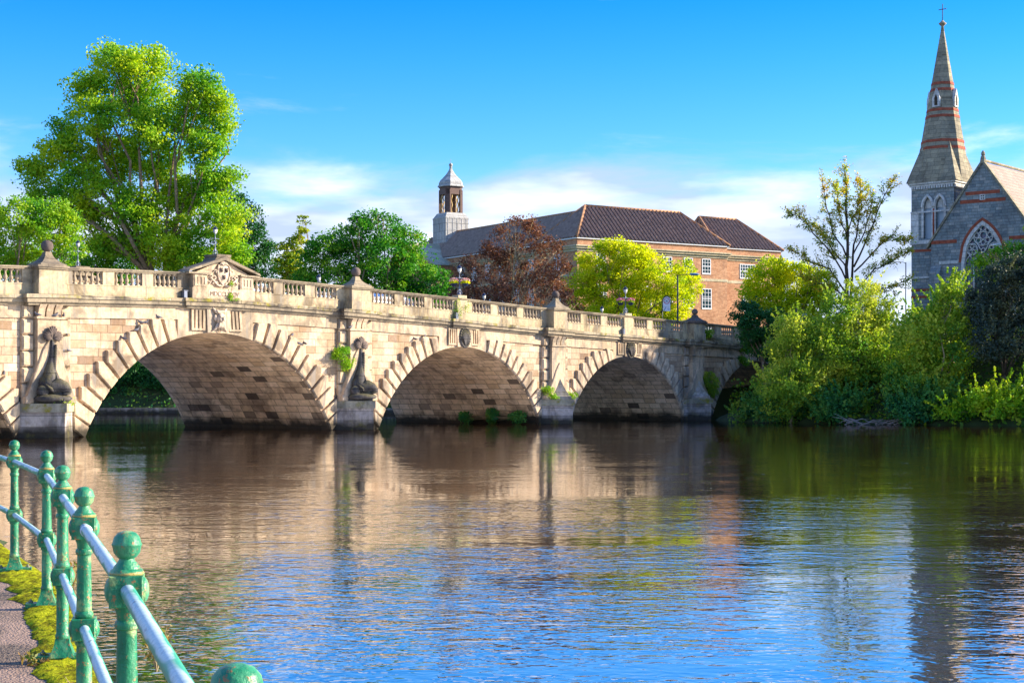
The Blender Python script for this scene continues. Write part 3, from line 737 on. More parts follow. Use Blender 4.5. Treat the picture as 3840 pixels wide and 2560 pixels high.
g.set(g.b.inputs['Base Color'], b_); g.b.inputs['Roughness'].default_value = .42; g.b.inputs['Metallic'].default_value = .1
M['rail'] = g.m
M['bolt'] = plain('rusty_bolt', (.22,.2,.16), .6, .4, scale=30)
rl = empty('riverside_railing', (POSTS[3][0], POSTS[3][1], PZ), 0, 'green painted iron railing with ball topped posts along the riverside path', 'railing')
def rloc(x, y, z=0): return (x-POSTS[3][0], y-POSTS[3][1], z)
prof = [(.047,.16), (.050,.175), (.047,.19), (.042,.2), (.041,.42), (.040,.50), (.047,.505), (.049,.517), (.047,.528), (.042,.533)]
pm = MB(); pm.lathe(prof, seg=20)
pm.lathe([(.043,.648), (.047,.652), (.050,.665), (.047,.678), (.041,.684), (.039,.8), (.036,.985), (.043,.99), (.046,1.003), (.043,1.016), (.036,1.022), (.038,1.045), (.046,1.065), (.047,1.075)], seg=20)
for z in (.53, 1.072):
    pm.bevbox(-.062, .062, -.062, .062, z, z+.118, .005)
    for a in (-1, 1): pm.ell((a*.058, 0, z+.059), (.024, .046, .050), 16, 8)
pm.lathe([(.062,1.188), (.064,1.196), (.058,1.208), (.05,1.212), (.047,1.22), (.034,1.236), (.025,1.252), (.024,1.262)], seg=20)
pm.loft([[(sx*h_, sy_*h_, z) for sx, sy_ in ((-1,-1),(1,-1),(1,1),(-1,1))] for h_, z in ((.085,.04), (.078,.055), (.05,.13), (.046,.165))])
pme = pm.mesh('post', True)
bm_ = MB(); bm_.lathe([(.020,1.245), (.034,1.253), (.048,1.27), (.0525,1.295), (.0555,1.2985), (.0555,1.3035), (.052,1.307), (.047,1.328), (.034,1.343), (.016,1.350), (.002,1.352)], seg=24)
bme2 = bm_.mesh('ball_finial', True)
pb = MB(); pb.box(-.17, .17, -.07, .07, .015, .055); pbe = pb.mesh('base_plate')
bo = MB(); bo.lathe([(.019,.054), (.019,.072), (.009,.073), (.009,.086)], seg=6); boe = bo.mesh('bolt')
def flat_edges(me):
    me.polygons.foreach_set('use_smooth', [True]*len(me.polygons))
    try: me.set_sharp_from_angle(angle=R(38))
    except Exception: pass
flat_edges(pme)
for i, (x, y) in enumerate(POSTS):
    a = Vector(POSTS[max(i-1, 0)]); b = Vector(POSTS[min(i+1, len(POSTS)-1)]); d = (b-a).normalized(); rz = math.atan2(d.y, d.x)-PI/2
    po = obj('post', pme, M['green'], rl); po.location = rloc(x, y); po.rotation_euler = (0, 0, rz*.6)
    obj('ball_finial', bme2, M['green'], po)
    bp_ = obj('base_plate', pbe, M['green'], po)
    for sx in (-.13, .13): q = obj('bolt', boe, M['bolt'], po); q.location = (sx, 0, 0)
for nm, z in (('top_rail', 1.131), ('lower_rail', .589)):
    pts = []
    L = [(.45, .4)]+POSTS+[(-7.6, 21.4)]
    for a, b in zip(L, L[1:]):
        for k in range(6): pts.append(rloc(a[0]+(b[0]-a[0])*k/6, a[1]+(b[1]-a[1])*k/6, z))
    mb = MB(); mb.tube(pts, .0285, 14); mb.build(nm, M['rail'], rl, True)
mb = MB(); a, b = Vector(POSTS[1]), Vector(POSTS[2]); q = b-(b-a)*.075; d = (b-a).normalized()
mb.tube([rloc(q.x-d.x*.02, q.y-d.y*.02, 1.131), rloc(q.x+d.x*.02, q.y+d.y*.02, 1.131)], .032, 16); mb.build('rail_joint', plain('white_tape', (.75,.78,.8), .5), rl, True)

# ------------------------------------------------------------------ foliage machinery
def leaf_quads(name, pos, size, mat, rg, parent=None, lean=None, aspect=.62, tone=None, **k):
    n = len(pos)
    nrm = rg.normal(size=(n, 3)); nrm[:, 2] += .35
    nrm /= np.linalg.norm(nrm, axis=1)[:, None]
    a = rg.normal(size=(n, 3))
    if lean is not None: a = a*.45+lean
    a -= nrm*(a*nrm).sum(1)[:, None]; a /= np.linalg.norm(a, axis=1)[:, None]; b = np.cross(nrm, a)
    sz = (size*(.6+.8*rg.random(n)))[:, None]
    a = a*sz*.5; b = b*sz*.5*aspect; c = nrm*sz*.1
    co = np.stack([pos-a, pos-b*1.0+c, pos+a, pos+b*1.0+c], 1).reshape(-1, 3)
    F = np.arange(4*n).reshape(n, 4)
    me = bpy.data.meshes.new(name); quads(me, co, F)
    at_ = me.attributes.new('tone', 'FLOAT', 'FACE'); t = rg.random(n) if tone is None else tone
    at_.data.foreach_set('value', t.astype(np.float32)[:len(me.polygons)])
    return obj(name, me, mat, parent, **k)
DENS = 9.0
def clumps(blobs, rg, dens=1.0, cr=.9, per=60, hollow=.45, flat=.65, cz_bias=.1):
    """leaf positions: boughs of leaves spread through a set of ellipsoids"""
    C, P, T = [], [], []
    for (c, r) in blobs:
        r = np.array(r); area = (r[0]*r[1]*r[2])**(2/3)
        k = max(3, int(dens*area*DENS/(cr*cr)))
        d = rg.normal(size=(k, 3)); d /= np.linalg.norm(d, axis=1)[:, None]
        q = (hollow+(1.02-hollow)*rg.random(k)**.6)[:, None]
        cc_ = np.array(c)+d*q*r; C.append(cc_)
    C = np.concatenate(C)
    m = rg.poisson(per, len(C))+3
    idx = np.repeat(np.arange(len(C)), m)
    rr = cr*(.55+.8*rg.random(len(C)))
    g_ = rg.normal(size=(len(idx), 3))
    g_ /= np.maximum(1, np.linalg.norm(g_, axis=1)[:, None]/1.7)
    g_ *= np.array([1, 1, flat])
    pos = C[idx]+g_*rr[idx][:, None]*.62
    tone = np.clip(rg.random(len(C))[idx]*.6+rg.random(len(idx))*.4, 0, 1)
    return pos, tone, C
bark = plain('bark', (.26,.18,.11), .95, var=.5, scale=3, bump=.05)
bark_dark = plain('dark_bark', (.06,.045,.03), .95, var=.4, scale=3)
bark_pale = plain('pale_bark', (.30,.24,.13), .9, var=.4, scale=4)
def tree(name, label, cat, base, blobs, mat, seed, group=None, leaf=.26, cr=.9, dens=1.0, per=60, tr=.4, bmat=None, hollow=.45, fork=.35, subs=5, extra=None, flat=.65, lean=None, aspect=.62, bases=None, kind=None, lr=.24, shoots=0):
    rg = np.random.default_rng(seed); base = Vector(base)
    o = empty(name, base, 0, label, cat, group)
    loc = [((Vector(c)-base), r) for c, r in blobs]
    pos, tone, C = clumps([(tuple(c), r) for c, r in loc], rg, dens, cr, per, hollow, flat)
    if shoots:
        sh_ = []
        for _ in range(shoots):
            c, r = loc[rg.integers(len(loc))]; d = rg.normal(size=3); d[2] = abs(d[2])*.8; d /= np.linalg.norm(d)
            p0 = np.array(c)+d*np.array(r)*.8; v = d*.8+np.array([0, 0, .9])+rg.normal(size=3)*.25; v /= np.linalg.norm(v); L2 = .9+1.5*rg.random()
            q = rg.random(34)[:, None]; sh_.append(p0+v*L2*q+np.array([0, 0, -.25])*q*q+rg.normal(size=(34, 3))*.10*(1.1-q))
        sh_ = np.concatenate(sh_); pos = np.concatenate([pos, sh_]); tone = np.concatenate([tone, .35+.6*rg.random(len(sh_))])
    leaf_quads('crown', pos, leaf, mat, rg, o, tone=tone, lean=lean, aspect=aspect)
    mb = MB(); top = max(c.z+r[2] for c, r in loc); cx = sum(c.x for c, r in loc)/len(loc); cy = sum(c.y for c, r in loc)/len(loc)
    for bx, share in (bases or [((0, 0), None)]):
        b0 = Vector((bx[0], bx[1], -.6)); use = [l for k, l in enumerate(loc) if share is None or (l[0].x < 0) == (share < 0)]
        if not use: continue
        f = Vector((bx[0]+(cx-bx[0])*.25, bx[1]+(cy-bx[1])*.2, top*fork))
        mb.tube([b0, b0+Vector((0, 0, .8)), b0.lerp(f, .6), f], [tr*1.5, tr, tr*.85, tr*.8], 9)
        for c, r in use:
            c = Vector(c); ln_ = (c-f).length; mid = f.lerp(c, .5)+Vector((rg.normal()*.09*ln_, rg.normal()*.09*ln_, .04*ln_)); r0 = tr*lr
            mb.tube([f-Vector((0, 0, .3)), f.lerp(mid, .5)+Vector((rg.normal()*.05*ln_, rg.normal()*.05*ln_, .03*ln_)), mid, mid.lerp(c, .5)+Vector((rg.normal()*.06*ln_, rg.normal()*.06*ln_, 0)), c], [r0*1.5, r0*1.15, r0*.8, r0*.5, r0*.28], 6)
            for k in range(subs):
                d = Vector(rg.normal(size=3)).normalized(); e_ = Vector((c.x+d.x*r[0]*.85, c.y+d.y*r[1]*.85, c.z+abs(d.z)*r[2]*.8*(1 if rg.random() > .3 else -1)))
                st = mid.lerp(c, rg.random())
                mb.tube([st, st.lerp(e_, .5)+Vector((0, 0, .12*r[2])), e_], [r0*.35, r0*.22, .02], 4)
    mb.build('trunk', bmat or bark, o, True)
    return o
def PB(Y, L, dz=None):
    """ellipsoids given by photo position and size at distance Y (+ offset in depth)"""
    o = []
    for i, l in enumerate(L):
        x, y, rx, ry = l[:4]; dy = l[4] if len(l) > 4 else ((i*37) % 7-3)*.5*rx/6000*Y*.45
        o.append((tuple(at(x, y, Y+dy)), (rx/6000*Y, (rx+ry)/2/6000*Y*.9, ry/6000*Y)))
    return o
L_ = {}
L_['poplar'] = leafmat('poplar_leaves', (.05,.28,.02), (.30,.52,.02), (.66,.70,.02), .45, .22)
L_['oak'] = leafmat('broad_leaves', (.04,.24,.02), (.22,.44,.015), (.50,.58,.02), .42, .3)
L_['maple'] = leafmat('maple_leaves', (.012,.14,.02), (.07,.30,.015), (.30,.46,.02), .4, .35)
L_['deep'] = leafmat('deep_green_leaves', (.008,.07,.03), (.025,.14,.03), (.09,.22,.03), .3, .3)
L_['copper'] = leafmat('copper_beech_leaves', (.06,.04,.03), (.19,.075,.05), (.42,.17,.08), .35, .4)
L_['gold'] = leafmat('golden_robinia_leaves', (.22,.42,.01), (.62,.68,.01), (.82,.74,.01), .48, .4)
L_['willow'] = leafmat('willow_leaves', (.06,.26,.05), (.30,.45,.03), (.72,.70,.10), .48, .3)
L_['teal'] = leafmat('shaded_shrub_leaves', (.015,.15,.07), (.06,.24,.05), (.26,.38,.04), .38, .35)  # blue-green shade of the low bank put into the leaf colour
L_['purple'] = leafmat('dark_plum_leaves', (.02,.045,.04), (.045,.08,.06), (.14,.15,.06), .2, .5)
L_['autumn'] = leafmat('turning_leaves', (.14,.34,.05), (.46,.46,.04), (.85,.45,.03), .6, .5)
L_['yew'] = leafmat('conifer_sprays', (.10,.22,.01), (.34,.42,.01), (.60,.58,.02), .35, .4)
GZ = lambda x, y: float(ground_z(np.array([x]), np.array([y]))[0])
def gb(x, Y):                                        # ground point under photo column x at distance Y
    X = (x-1920)/6000*Y; return (X, Y, GZ(X, Y))

# trees behind the bridge
tree('poplar_tree', 'tall spreading tree with twin trunks and bright lobed crown behind the bridge pediment', 'tree', gb(612, 180),
     PB(180, [(455,245,115,75),(570,235,70,50),(335,325,90,60),(520,360,140,100),(745,320,90,70),(810,410,75,75),(700,450,100,85),(360,440,110,80),(245,560,100,75),(140,640,70,62),
              (420,600,125,100),(300,690,120,80),(170,735,70,52),(590,600,110,100),(765,560,80,75),(840,500,42,45),(800,700,95,85),(680,740,110,85),(505,780,120,85),(330,810,100,55),(230,800,60,45),(835,830,90,85),
              (645,890,130,85),(480,930,120,70),(880,950,60,55),(750,970,100,60),(395,900,80,55),(870,660,38,35),(560,480,90,80),(620,980,70,40),(420,180,38,26),(240,480,50,34),(90,620,26,22)]),
     L_['poplar'], 11, leaf=.33, cr=1.05, dens=1.35, per=52, tr=.95, lr=.2, bmat=bark, hollow=.2, fork=.30, subs=5, bases=[((-1.0, 0), -1), ((1.1, .5), 1)])
TR = 'trees behind the bridge'
tree('oak_tree', 'rounded green tree at the far left edge behind the bridge parapet', 'tree', gb(110, 165),
     PB(165, [(60,810,100,70),(170,800,90,65),(-60,840,90,90),(60,920,110,85),(200,880,90,70),(260,930,60,60),(120,1000,140,60),(-40,980,90,80),(255,840,40,45)]),
     L_['oak'], 12, TR, leaf=.26, cr=.8, dens=1.0, per=46, tr=.5, hollow=.5)
tree('lime_tree', 'dark green tree between the far left tree and the tall tree', 'tree', gb(390, 184),
     PB(184, [(350,960,80,80),(450,1000,90,60),(330,1040,70,60),(400,1050,110,50),(300,1020,60,70)]), L_['maple'], 13, TR, leaf=.26, cr=.8, per=44, tr=.4)
tree('beech_tree', 'dark blue green tree showing at the right side of the tall tree', 'tree', gb(930, 200),
     PB(200, [(880,770,55,50),(930,840,65,75),(960,930,70,75),(1000,1010,65,60),(860,880,70,90),(900,1010,90,70),(820,700,45,50),(850,980,90,80)]), L_['deep'], 14, TR, leaf=.30, cr=.95, dens=.9, per=48, tr=.5)
tree('larch_tree', 'narrow yellow green conifer with feathery tip left of the big maple', 'tree', gb(1105, 190),
     PB(190, [(1137,828,16,22),(1125,868,26,24),(1110,905,38,30),(1105,945,48,34),(1085,985,58,36),(1100,1025,70,36),(1080,1060,80,36),(1062,925,24,16)]), L_['yew'], 15, TR, leaf=.3, cr=.6, dens=.8, per=26, tr=.25, hollow=.1, flat=.35)
tree('maple_tree', 'big dense dark green maple left of the copper beech', 'tree', gb(1400, 168),
     PB(168, [(1335,845,52,42),(1400,820,45,30),(1440,870,85,60),(1290,895,70,60),(1225,930,75,55),(1160,1000,65,65),(1330,970,110,85),(1455,970,105,80),(1535,905,50,50),(1550,1000,85,75),
              (1635,1060,62,60),(1250,1050,120,60),(1430,1080,140,60),(1600,1120,80,50),(1130,1060,60,50),(1510,860,30,24),(1490,1100,100,50)]), L_['maple'], 16, TR, leaf=.27, cr=.85, dens=1.0, per=48, tr=.5, hollow=.5)
tree('copper_beech_tree', 'reddish purple copper beech with pale branches before the brick building', 'tree', gb(1900, 160),
     PB(160, [(1960,832,70,22),(1985,890,95,55),(1890,930,95,55),(1840,985,90,60),(1745,1000,60,40),(2060,950,70,55),(1980,1030,120,65),(1830,1080,100,55),(2095,1030,52,60),(2080,1100,80,50),(1930,1110,120,45),
              (1750,1075,60,50),(2130,1150,55,35),(1890,860,40,20),(1800,1130,90,40)]), L_['copper'], 17, TR, leaf=.22, cr=.7, dens=.6, per=34, tr=.35, bmat=bark_pale, hollow=.3, fork=.25, subs=8)
tree('robinia_tree', 'golden yellow green tree behind the speed limit sign', 'tree', gb(2360, 174),
     PB(174, [(2290,925,70,30),(2350,950,80,45),(2225,1000,75,50),(2370,1020,95,60),(2175,1065,52,50),(2290,1080,105,65),(2440,990,60,45),(2480,1060,90,60),(2565,1010,40,36),(2590,1070,38,55),(2400,1130,110,55),
              (2545,1140,62,60),(2460,1190,90,40),(2205,1140,70,50),(2300,1170,100,40)]), L_['gold'], 18, TR, leaf=.24, cr=.65, dens=1.0, per=46, tr=.28, hollow=.45, fork=.2, subs=7)
tree('robinia_tree', 'golden yellow green tree between the brick building and the thin tree', 'tree', gb(2940, 166),
     PB(166, [(2890,1000,62,32),(2960,1010,75,40),(2855,1060,70,50),(2980,1075,90,55),(3060,1040,50,45),(2900,1135,90,60),(3040,1130,80,60),(2820,1110,40,50),(3090,1100,50,60),(2970,1180,110,50)]), L_['gold'], 19, TR, leaf=.25, cr=.7, dens=1.0, per=46, tr=.28, fork=.2)
tree('lime_tree', 'tall lime tree standing on the right bank beyond the edge of the view', 'tree', (58, 148, GZ(58, 148)),  # unseen tree, placed to cast the shade over the bridge end
     [((57,146,22), (6,6,5)), ((61,150,20), (6,6,6)), ((55,151,17), (5,5,5)), ((58,142,17), (5,5,5)), ((63,144,16), (6,6,5)), ((58,147,27), (4,4,4)), ((57,137,17), (5,5,5)), ((60,138,22), (4,5,4))], L_['oak'], 29, leaf=.5, cr=1.2, per=50, tr=.5)
# shrubs beyond the middle arch
RS = 'shrubs on the far quay'
for sd_, nm_, x, L, m_, lb in ((31, 'riverside_shrub', 420, [(400,1430,70,60),(450,1490,110,34),(340,1480,70,50)], 'teal', 'low dark shrub on the far quay, left one seen through the arch'),
                  (32, 'riverside_tree', 590, [(520,1370,90,60),(600,1420,110,70),(640,1480,90,50),(540,1450,80,50),(700,1420,90,90)], 'deep', 'dark drooping tree on the far quay seen through the middle arch')):
    tree(nm_, lb, 'tree' if 'tree' in nm_ else 'shrub', gb(x, 180), PB(180, L), L_[m_], sd_, leaf=.26, cr=.7, per=46, tr=.2)
mb = MB(); WL = [(-80,176.6),(-62,174.9),(-40,174.4),(-14,172.9),(9,163)]
for (a, b), (c_, d_) in zip(WL, WL[1:]):
    n = Vector((-(d_-b), c_-a)).normalized()*.5
    mb.add([(a,b,-1),(c_,d_,-1),(c_+n.x,d_+n.y,-1),(a+n.x,b+n.y,-1),(a,b,.62),(c_,d_,.62),(c_+n.x,d_+n.y,.62),(a+n.x,b+n.y,.62)], [(0,1,5,4),(1,2,6,5),(2,3,7,6),(3,0,4,7),(4,5,6,7)])
mb.build('quay_wall', M['pier'], label='low pale stone quay wall seen through the middle arch', cat='wall')

# willows and shrubs on the right bank
WB = 'willows and shrubs on the right bank'
def shrub(nm, label, x, Y, L, m, seed, cat='shrub', leaf=.24, cr=.7, per=52, dens=1.0, bm=None, **k):
    return tree(nm, label, cat, gb(x, Y), PB(Y, L), L_[m], seed, WB, leaf=leaf, cr=cr, per=per, dens=dens, tr=k.pop('tr', .14), bmat=bm or bark_pale, fork=.12, subs=6, shoots=k.pop('shoots', 160), **k)
shrub('willow_shrub', 'large olive yellow willow bush over the water beside the last arch', 2960, 127, [(2985,1230,80,60),(2975,1265,50,45),(2985,1400,75,70),(2980,1330,100,90),(2960,1440,130,90),(3080,1340,100,100),(3070,1470,110,90),(2930,1515,60,50),(3060,1250,70,60)], 'willow', 41, leaf=.24, aspect=.35, per=60)
shrub('willow_shrub', 'tall sunlit willow right of the olive bush, in front of the thin tree', 3220, 128, [(3150,1160,70,60),(3210,1250,100,80),(3270,1170,75,65),(3310,1250,80,80),(3220,1350,110,90),(3160,1440,100,80),(3290,1430,110,90),(3330,1350,80,80),(3240,1100,50,40)], 'willow', 42, leaf=.24, aspect=.4, per=54)
shrub('bank_shrub', 'low teal green shrub at the waterline under the last arch', 2800, 132, [(2775,1565,30,12),(2830,1550,40,22),(2875,1525,45,36)], 'teal', 43, shoots=20)
shrub('bank_shrub', 'low dark shrub at the waterline below the olive willow', 2960, 128.3, [(2900,1550,70,34),(2980,1555,80,34),(3060,1560,70,28)], 'teal', 44)
shrub('ash_tree', 'light green young tree before the church window, sunlit at its top', 3520, 123, [(3570,1085,42,38),(3545,1140,60,50),(3610,1190,58,45),(3480,1200,70,55),(3560,1260,90,60),(3420,1270,80,70),(3500,1350,100,80),(3610,1320,50,70),(3430,1420,110,80),(3540,1450,90,80)], 'willow', 45, cat='tree', tr=.2)
shrub('bank_shrub', 'teal shrub at the waterline left of the dead branches', 3140, 125, [(3120,1560,60,24),(3190,1530,70,40)], 'teal', 46)
shrub('bank_shrub', 'teal green shrub at the waterline right of the dead branches', 3460, 121.6, [(3420,1540,80,44),(3500,1520,90,60),(3560,1560,80,34)], 'teal', 47)
shrub('plum_tree', 'very dark plum coloured tree at the right edge before the church', 3760, 121, [(3740,1040,70,50),(3820,1000,70,50),(3690,1140,75,80),(3800,1130,100,100),(3715,1260,80,80),(3830,1260,90,80),(3760,1320,90,40),(3930,1100,110,120)], 'purple', 48, cat='tree', leaf=.2, cr=.6, tr=.22, bm=bark_dark, per=60, shoots=60)
tree('ash_tree', 'bright green tree tips between the church and the dark plum tree', 'tree', gb(3740, 140), PB(140, [(3700,985,45,34),(3760,950,50,28),(3820,925,45,24),(3840,970,60,40),(3740,1020,90,50)]), L_['oak'], 49, leaf=.22, cr=.6, per=44, tr=.2)
tree('ivy_bush', 'dark green bush growing over the parapet at the bridge end', 'shrub', gb(2860, 139.5), PB(139.5, [(2790,1190,50,40),(2850,1220,70,60),(2900,1290,80,70),(2820,1265,50,40),(2940,1230,60,70),(2800,1150,40,26),(2960,1330,60,60)]), L_['deep'], 50, leaf=.2, cr=.55, per=50, tr=.14)
shrub('bank_shrub', 'sunlit yellow green bush under the dark plum tree at the right edge', 3780, 118.6, [(3700,1490,60,26),(3780,1465,70,26),(3870,1480,70,30),(3640,1520,60,26),(3760,1530,110,36),(3880,1545,80,40),(3590,1550,60,24)], 'oak', 51, shoots=60)
# undergrowth on the right bank
rg = np.random.default_rng(77)
n = 42000; X = rg.uniform(19, 62, n); Y = rg.uniform(100, 150, n); d = sdist(RIVER, X, Y); keep = (d > -.25) & (d < 16) & (Y < 146)
X, Y, d = X[keep], Y[keep], d[keep]; hh = 1.6*rg.random(len(X))**1.3*(1+.8*np.sin(X*.9)*np.cos(Y*.7))
Z = ground_z(X, Y)+hh+.05
leaf_quads('undergrowth', np.column_stack([X, Y, Z]), .34, leafmat('undergrowth_leaves', (.02,.10,.02), (.10,.22,.012), (.36,.40,.02), .35, .25), rg, kind='stuff', label='rough green undergrowth covering the right river bank', cat='undergrowth')
n = 30000; X = rg.uniform(-75, 30, n); Y = rg.uniform(158, 200, n); d = sdist(RIVER, X, Y); keep = (d > .6) & (d < 22); X, Y = X[keep], Y[keep]
leaf_quads('undergrowth', np.column_stack([X, Y, ground_z(X, Y)+1.2*rg.random(len(X))**1.5]), .34, L_['teal'], rg, kind='stuff', label='dark ground cover on the quay behind the bridge', cat='undergrowth')
# dead branches at the waterline
rn = random.Random(4)
mb = MB()
for k in range(34):
    c = at(rn.uniform(3150, 3400), 1590, 121.8+rn.uniform(-.6, .8)); c.z = rn.uniform(.0, .38); a = rn.uniform(-.5, .5)+(PI if rn.random() < .5 else 0); L = rn.uniform(.8, 2.2)
    d = Vector((math.cos(a), math.sin(a)*.5, rn.uniform(-.05, .35)))
    mb.tube([c-d*L*.5, c+Vector((0, 0, rn.uniform(0, .25))), c+d*L*.5+Vector((0, 0, rn.uniform(-.2, .3)))], [.032, .026, .008], 5)
tag(mb.build('dead_branches', plain('bleached_wood', (.30,.25,.22), .9), None, True), 'tangle of bleached dead branches at the right waterline', 'branches')

# the thin, half bare tree
def sparse():
    Y0 = 143; o = empty('birch_tree', gb(3188, Y0), 0, 'tall thin half bare tree with sparse orange green leaves before the church', 'tree'); base = o.location.copy()
    rg = np.random.default_rng(9); mb = MB(); LP = []
    def P(x, y, dy=0): return at(x, y, Y0+dy)-base
    limbs = [([(3186,1330),(3178,1140),(3175,1000),(3181,900),(3172,780),(3176,700),(3166,640)], .20, 0), ([(3196,1330),(3192,1140),(3198,950),(3216,860),(3232,770)], .15, 1.5),
             ([(3180,1060),(3110,940),(3050,870),(3005,820),(2972,806)], .07, -1), ([(3182,1110),(3110,1010),(3040,985),(2975,940)], .07, 1), ([(3176,960),(3125,870),(3100,780),(3084,684)], .08, 1.2),
             ([(3200,1000),(3262,880),(3300,760),(3346,682)], .09, -1.2), ([(3204,1020),(3290,930),(3340,890),(3405,905)], .07, 1), ([(3200,1090),(3280,1010),(3340,985),(3398,948)], .07, 0), ([(3180,1010),(3130,950),(3095,900),(3060,850)], .06, 2),
             ([(3200,950),(3240,880),(3262,800),(3270,740)], .06, 2), ([(3178,900),(3150,820),(3140,740),(3135,700)], .05, -2), ([(3200,1130),(3260,1090),(3330,1080),(3400,1050)], .06, -2), ([(3185,1120),(3120,1080),(3060,1060),(3010,1040)], .06, -2),
             ([(3178,860),(3210,800),(3222,730),(3226,690)], .05, 1)]
    for L, r0, dy in limbs:
        pts = [P(x, y, dy*k/(len(L)-1)) for k, (x, y) in enumerate(L)]
        f = []
        for a, b in zip(pts, pts[1:]):
            for k in range(3): f.append(a.lerp(b, k/3)+Vector(rg.normal(size=3))*.05)
        f.append(pts[-1]); n = len(f)
        mb.tube(f, [r0*(1-.85*k/(n-1))+.012 for k in range(n)], 6)
        for k in range(2 if r0 < .1 else 9, n):
            for q in range(3):
                d = (f[k]-f[k-1]).normalized()+Vector(rg.normal(size=3))*.75; d.z += .25; d.normalize(); L_len = (.5+1.3*rg.random())*(1.15-.5*k/n)
                e = f[k]+d*L_len; m_ = f[k].lerp(e, .5)+Vector((0, 0, -.05)); mb.tube([f[k], m_, e], [.03, .02, .008], 4)
                for u in np.linspace(.25, 1, 7):
                    c = f[k].lerp(e, u); 
                    for _ in range(rg.poisson(5.5)): LP.append(tuple(c+Vector(rg.normal(size=3))*.13))
                if rg.random() < .5:
                    d2 = (d+Vector(rg.normal(size=3))*.8).normalized(); e2 = m_+d2*.7; mb.tube([m_, e2], [.015, .006], 3)
                    for u in (.4, .7, 1): LP += [tuple(m_.lerp(e2, u)+Vector(rg.normal(size=3))*.1) for _ in range(2)]
    mb.build('trunk', bark_dark, o, True)
    leaf_quads('crown', np.array(LP), .17, L_['autumn'], rg, o)
sparse()

# plants rooted in the masonry
def tuft(nm, label, blobs_, mat, seed, leaf=.13, per=46, cat='plant', cr=.3):
    rg = np.random.default_rng(seed); o = empty(nm, blobs_[0][0], 0, label, cat); b = o.location.copy()
    pos, tone, C = clumps([(tuple(Vector(c)-b), r) for c, r in blobs_], rg, 1.2, cr, per, .2)
    leaf_quads('foliage', pos, leaf, mat, rg, o, tone=tone, aspect=.45)
    mb = MB()
    for c in C[::3]: mb.tube([Vector((0, .2, -.1)), Vector(c)*.5, Vector(c)], [.02, .012, .006], 4)
    mb.build('stem', bark_pale, o)
    return o
tuft('wall_shrub', 'bright yellow green shrub sprouting from the wall left of the second pier', [(BP(22.45, -.35, 5.2), (.5,.35,.45)), (BP(22.7, -.4, 4.5), (.55,.4,.5)), (BP(22.1,-.3,5.0), (.4,.3,.35))], L_['oak'], 61, per=34)
tuft('wall_shrub', 'shrub growing from the wall right of the fourth pier', [(BP(66.4, -.5, 3.3), (.8,.5,.9)), (BP(66.9, -.5, 2.6), (.7,.4,.6))], L_['willow'], 62)
tuft('wall_fern', 'green fern tuft left of the third cutwater', [(BP(44.1, -.4, 2.5), (.45,.4,.45)), (BP(44.4, -.8, 2.1), (.4,.3,.25))], L_['oak'], 63, per=26)
tuft('wall_fern', 'small weeds on top of the third cutwater', [(BP(45.9, -1.1, 2.1), (.7,.35,.22))], L_['oak'], 64)
tuft('wall_fern', 'mossy tuft on top of the first cutwater', [(BP(-.1, -1.3, 2.02), (.5,.3,.16)), (BP(.9, -.75, 2.0), (.3,.2,.12))], L_['oak'], 65, leaf=.1, per=26)
tuft('creeper', 'creeper climbing the lamp pedestal over the second arch', [(BP(34.1, -.1, 8.7), (.25,.18,.65)), (BP(34.9, -.12, 8.5), (.75,.12,.2)), (BP(34.0, -.1, 8.1), (.35,.15,.4)), (BP(35.1,-.1,8.85), (.3,.1,.3))], L_['willow'], 66, leaf=.1, cr=.22, per=9)
tuft('creeper', 'small green creeper over the date panel of the pediment', [(BP(12.75, -.55, 8.5), (.15,.1,.32)), (BP(12.95, -.55, 8.25), (.4,.1,.12)), (BP(12.85,-.5,9.2), (.16,.08,.16))], L_['oak'], 67, leaf=.09, cr=.15, per=12)
tuft('creeper', 'creeper hanging on the parapet right of the fourth pedestal', [(BP(66.3, -.1, 7.5), (.8,.25,.5)), (BP(72.5,-.2,6.4), (.9,.3,.5)), (BP(72.2,-.2,5.2), (.7,.3,.4))], L_['oak'], 68, leaf=.14)
tuft('water_weeds', 'dark weeds on the footing inside the second arch', [(BP(43.0, 1.6, .55), (.5,.9,.45)), (BP(43.0, 4.2, .7), (.4,1.2,.6)), (BP(42.9, 7, .5), (.4,1.0,.45))], L_['teal'], 69, leaf=.18)
# river weeds growing at the path edge
M['weed'] = leafmat('dry_weed', (.10,.20,.03), (.30,.22,.06), (.45,.20,.08), .4, 9)
rn = random.Random(8)
for x, y, h_, lb in ((-4.02,14.7,.42,'dry weed stalk on the river side between the two farthest posts'), (-1.62,7.2,.5,'leafy weed at the wall edge just left of the nearest full post'), (-1.42,6.6,.36,'reddish weed at the wall edge beside the nearest full post'), (-2.62,9.7,.2,'small green weed at the foot of the third post'), (-2.42,10.9,.34,'dry weed right of the third post'),
                     (-3.22,10.86,.15,'green weed beside the base plate of the third post')):
    o = empty('weed_plant', (x, y, PZ-.05), 0, lb, 'weed'); mb = MB(); LP = []
    for k in range(6):
        a = rn.uniform(0, 6.3); e = Vector((math.cos(a)*.09, math.sin(a)*.09, h_*rn.uniform(.6, 1))); mb.tube([(0, 0, 0), e*.5+Vector((0, 0, .03)), e], [.004, .003, .0015], 4)
        LP += [tuple(e*rn.uniform(.3, 1)+Vector((rn.gauss(0, .018), rn.gauss(0, .018), 0))) for _ in range(16)]
    mb.build('stem', bark_pale, o); leaf_quads('foliage', np.array(LP), .055, M['weed'], np.random.default_rng(k), o, aspect=.35)

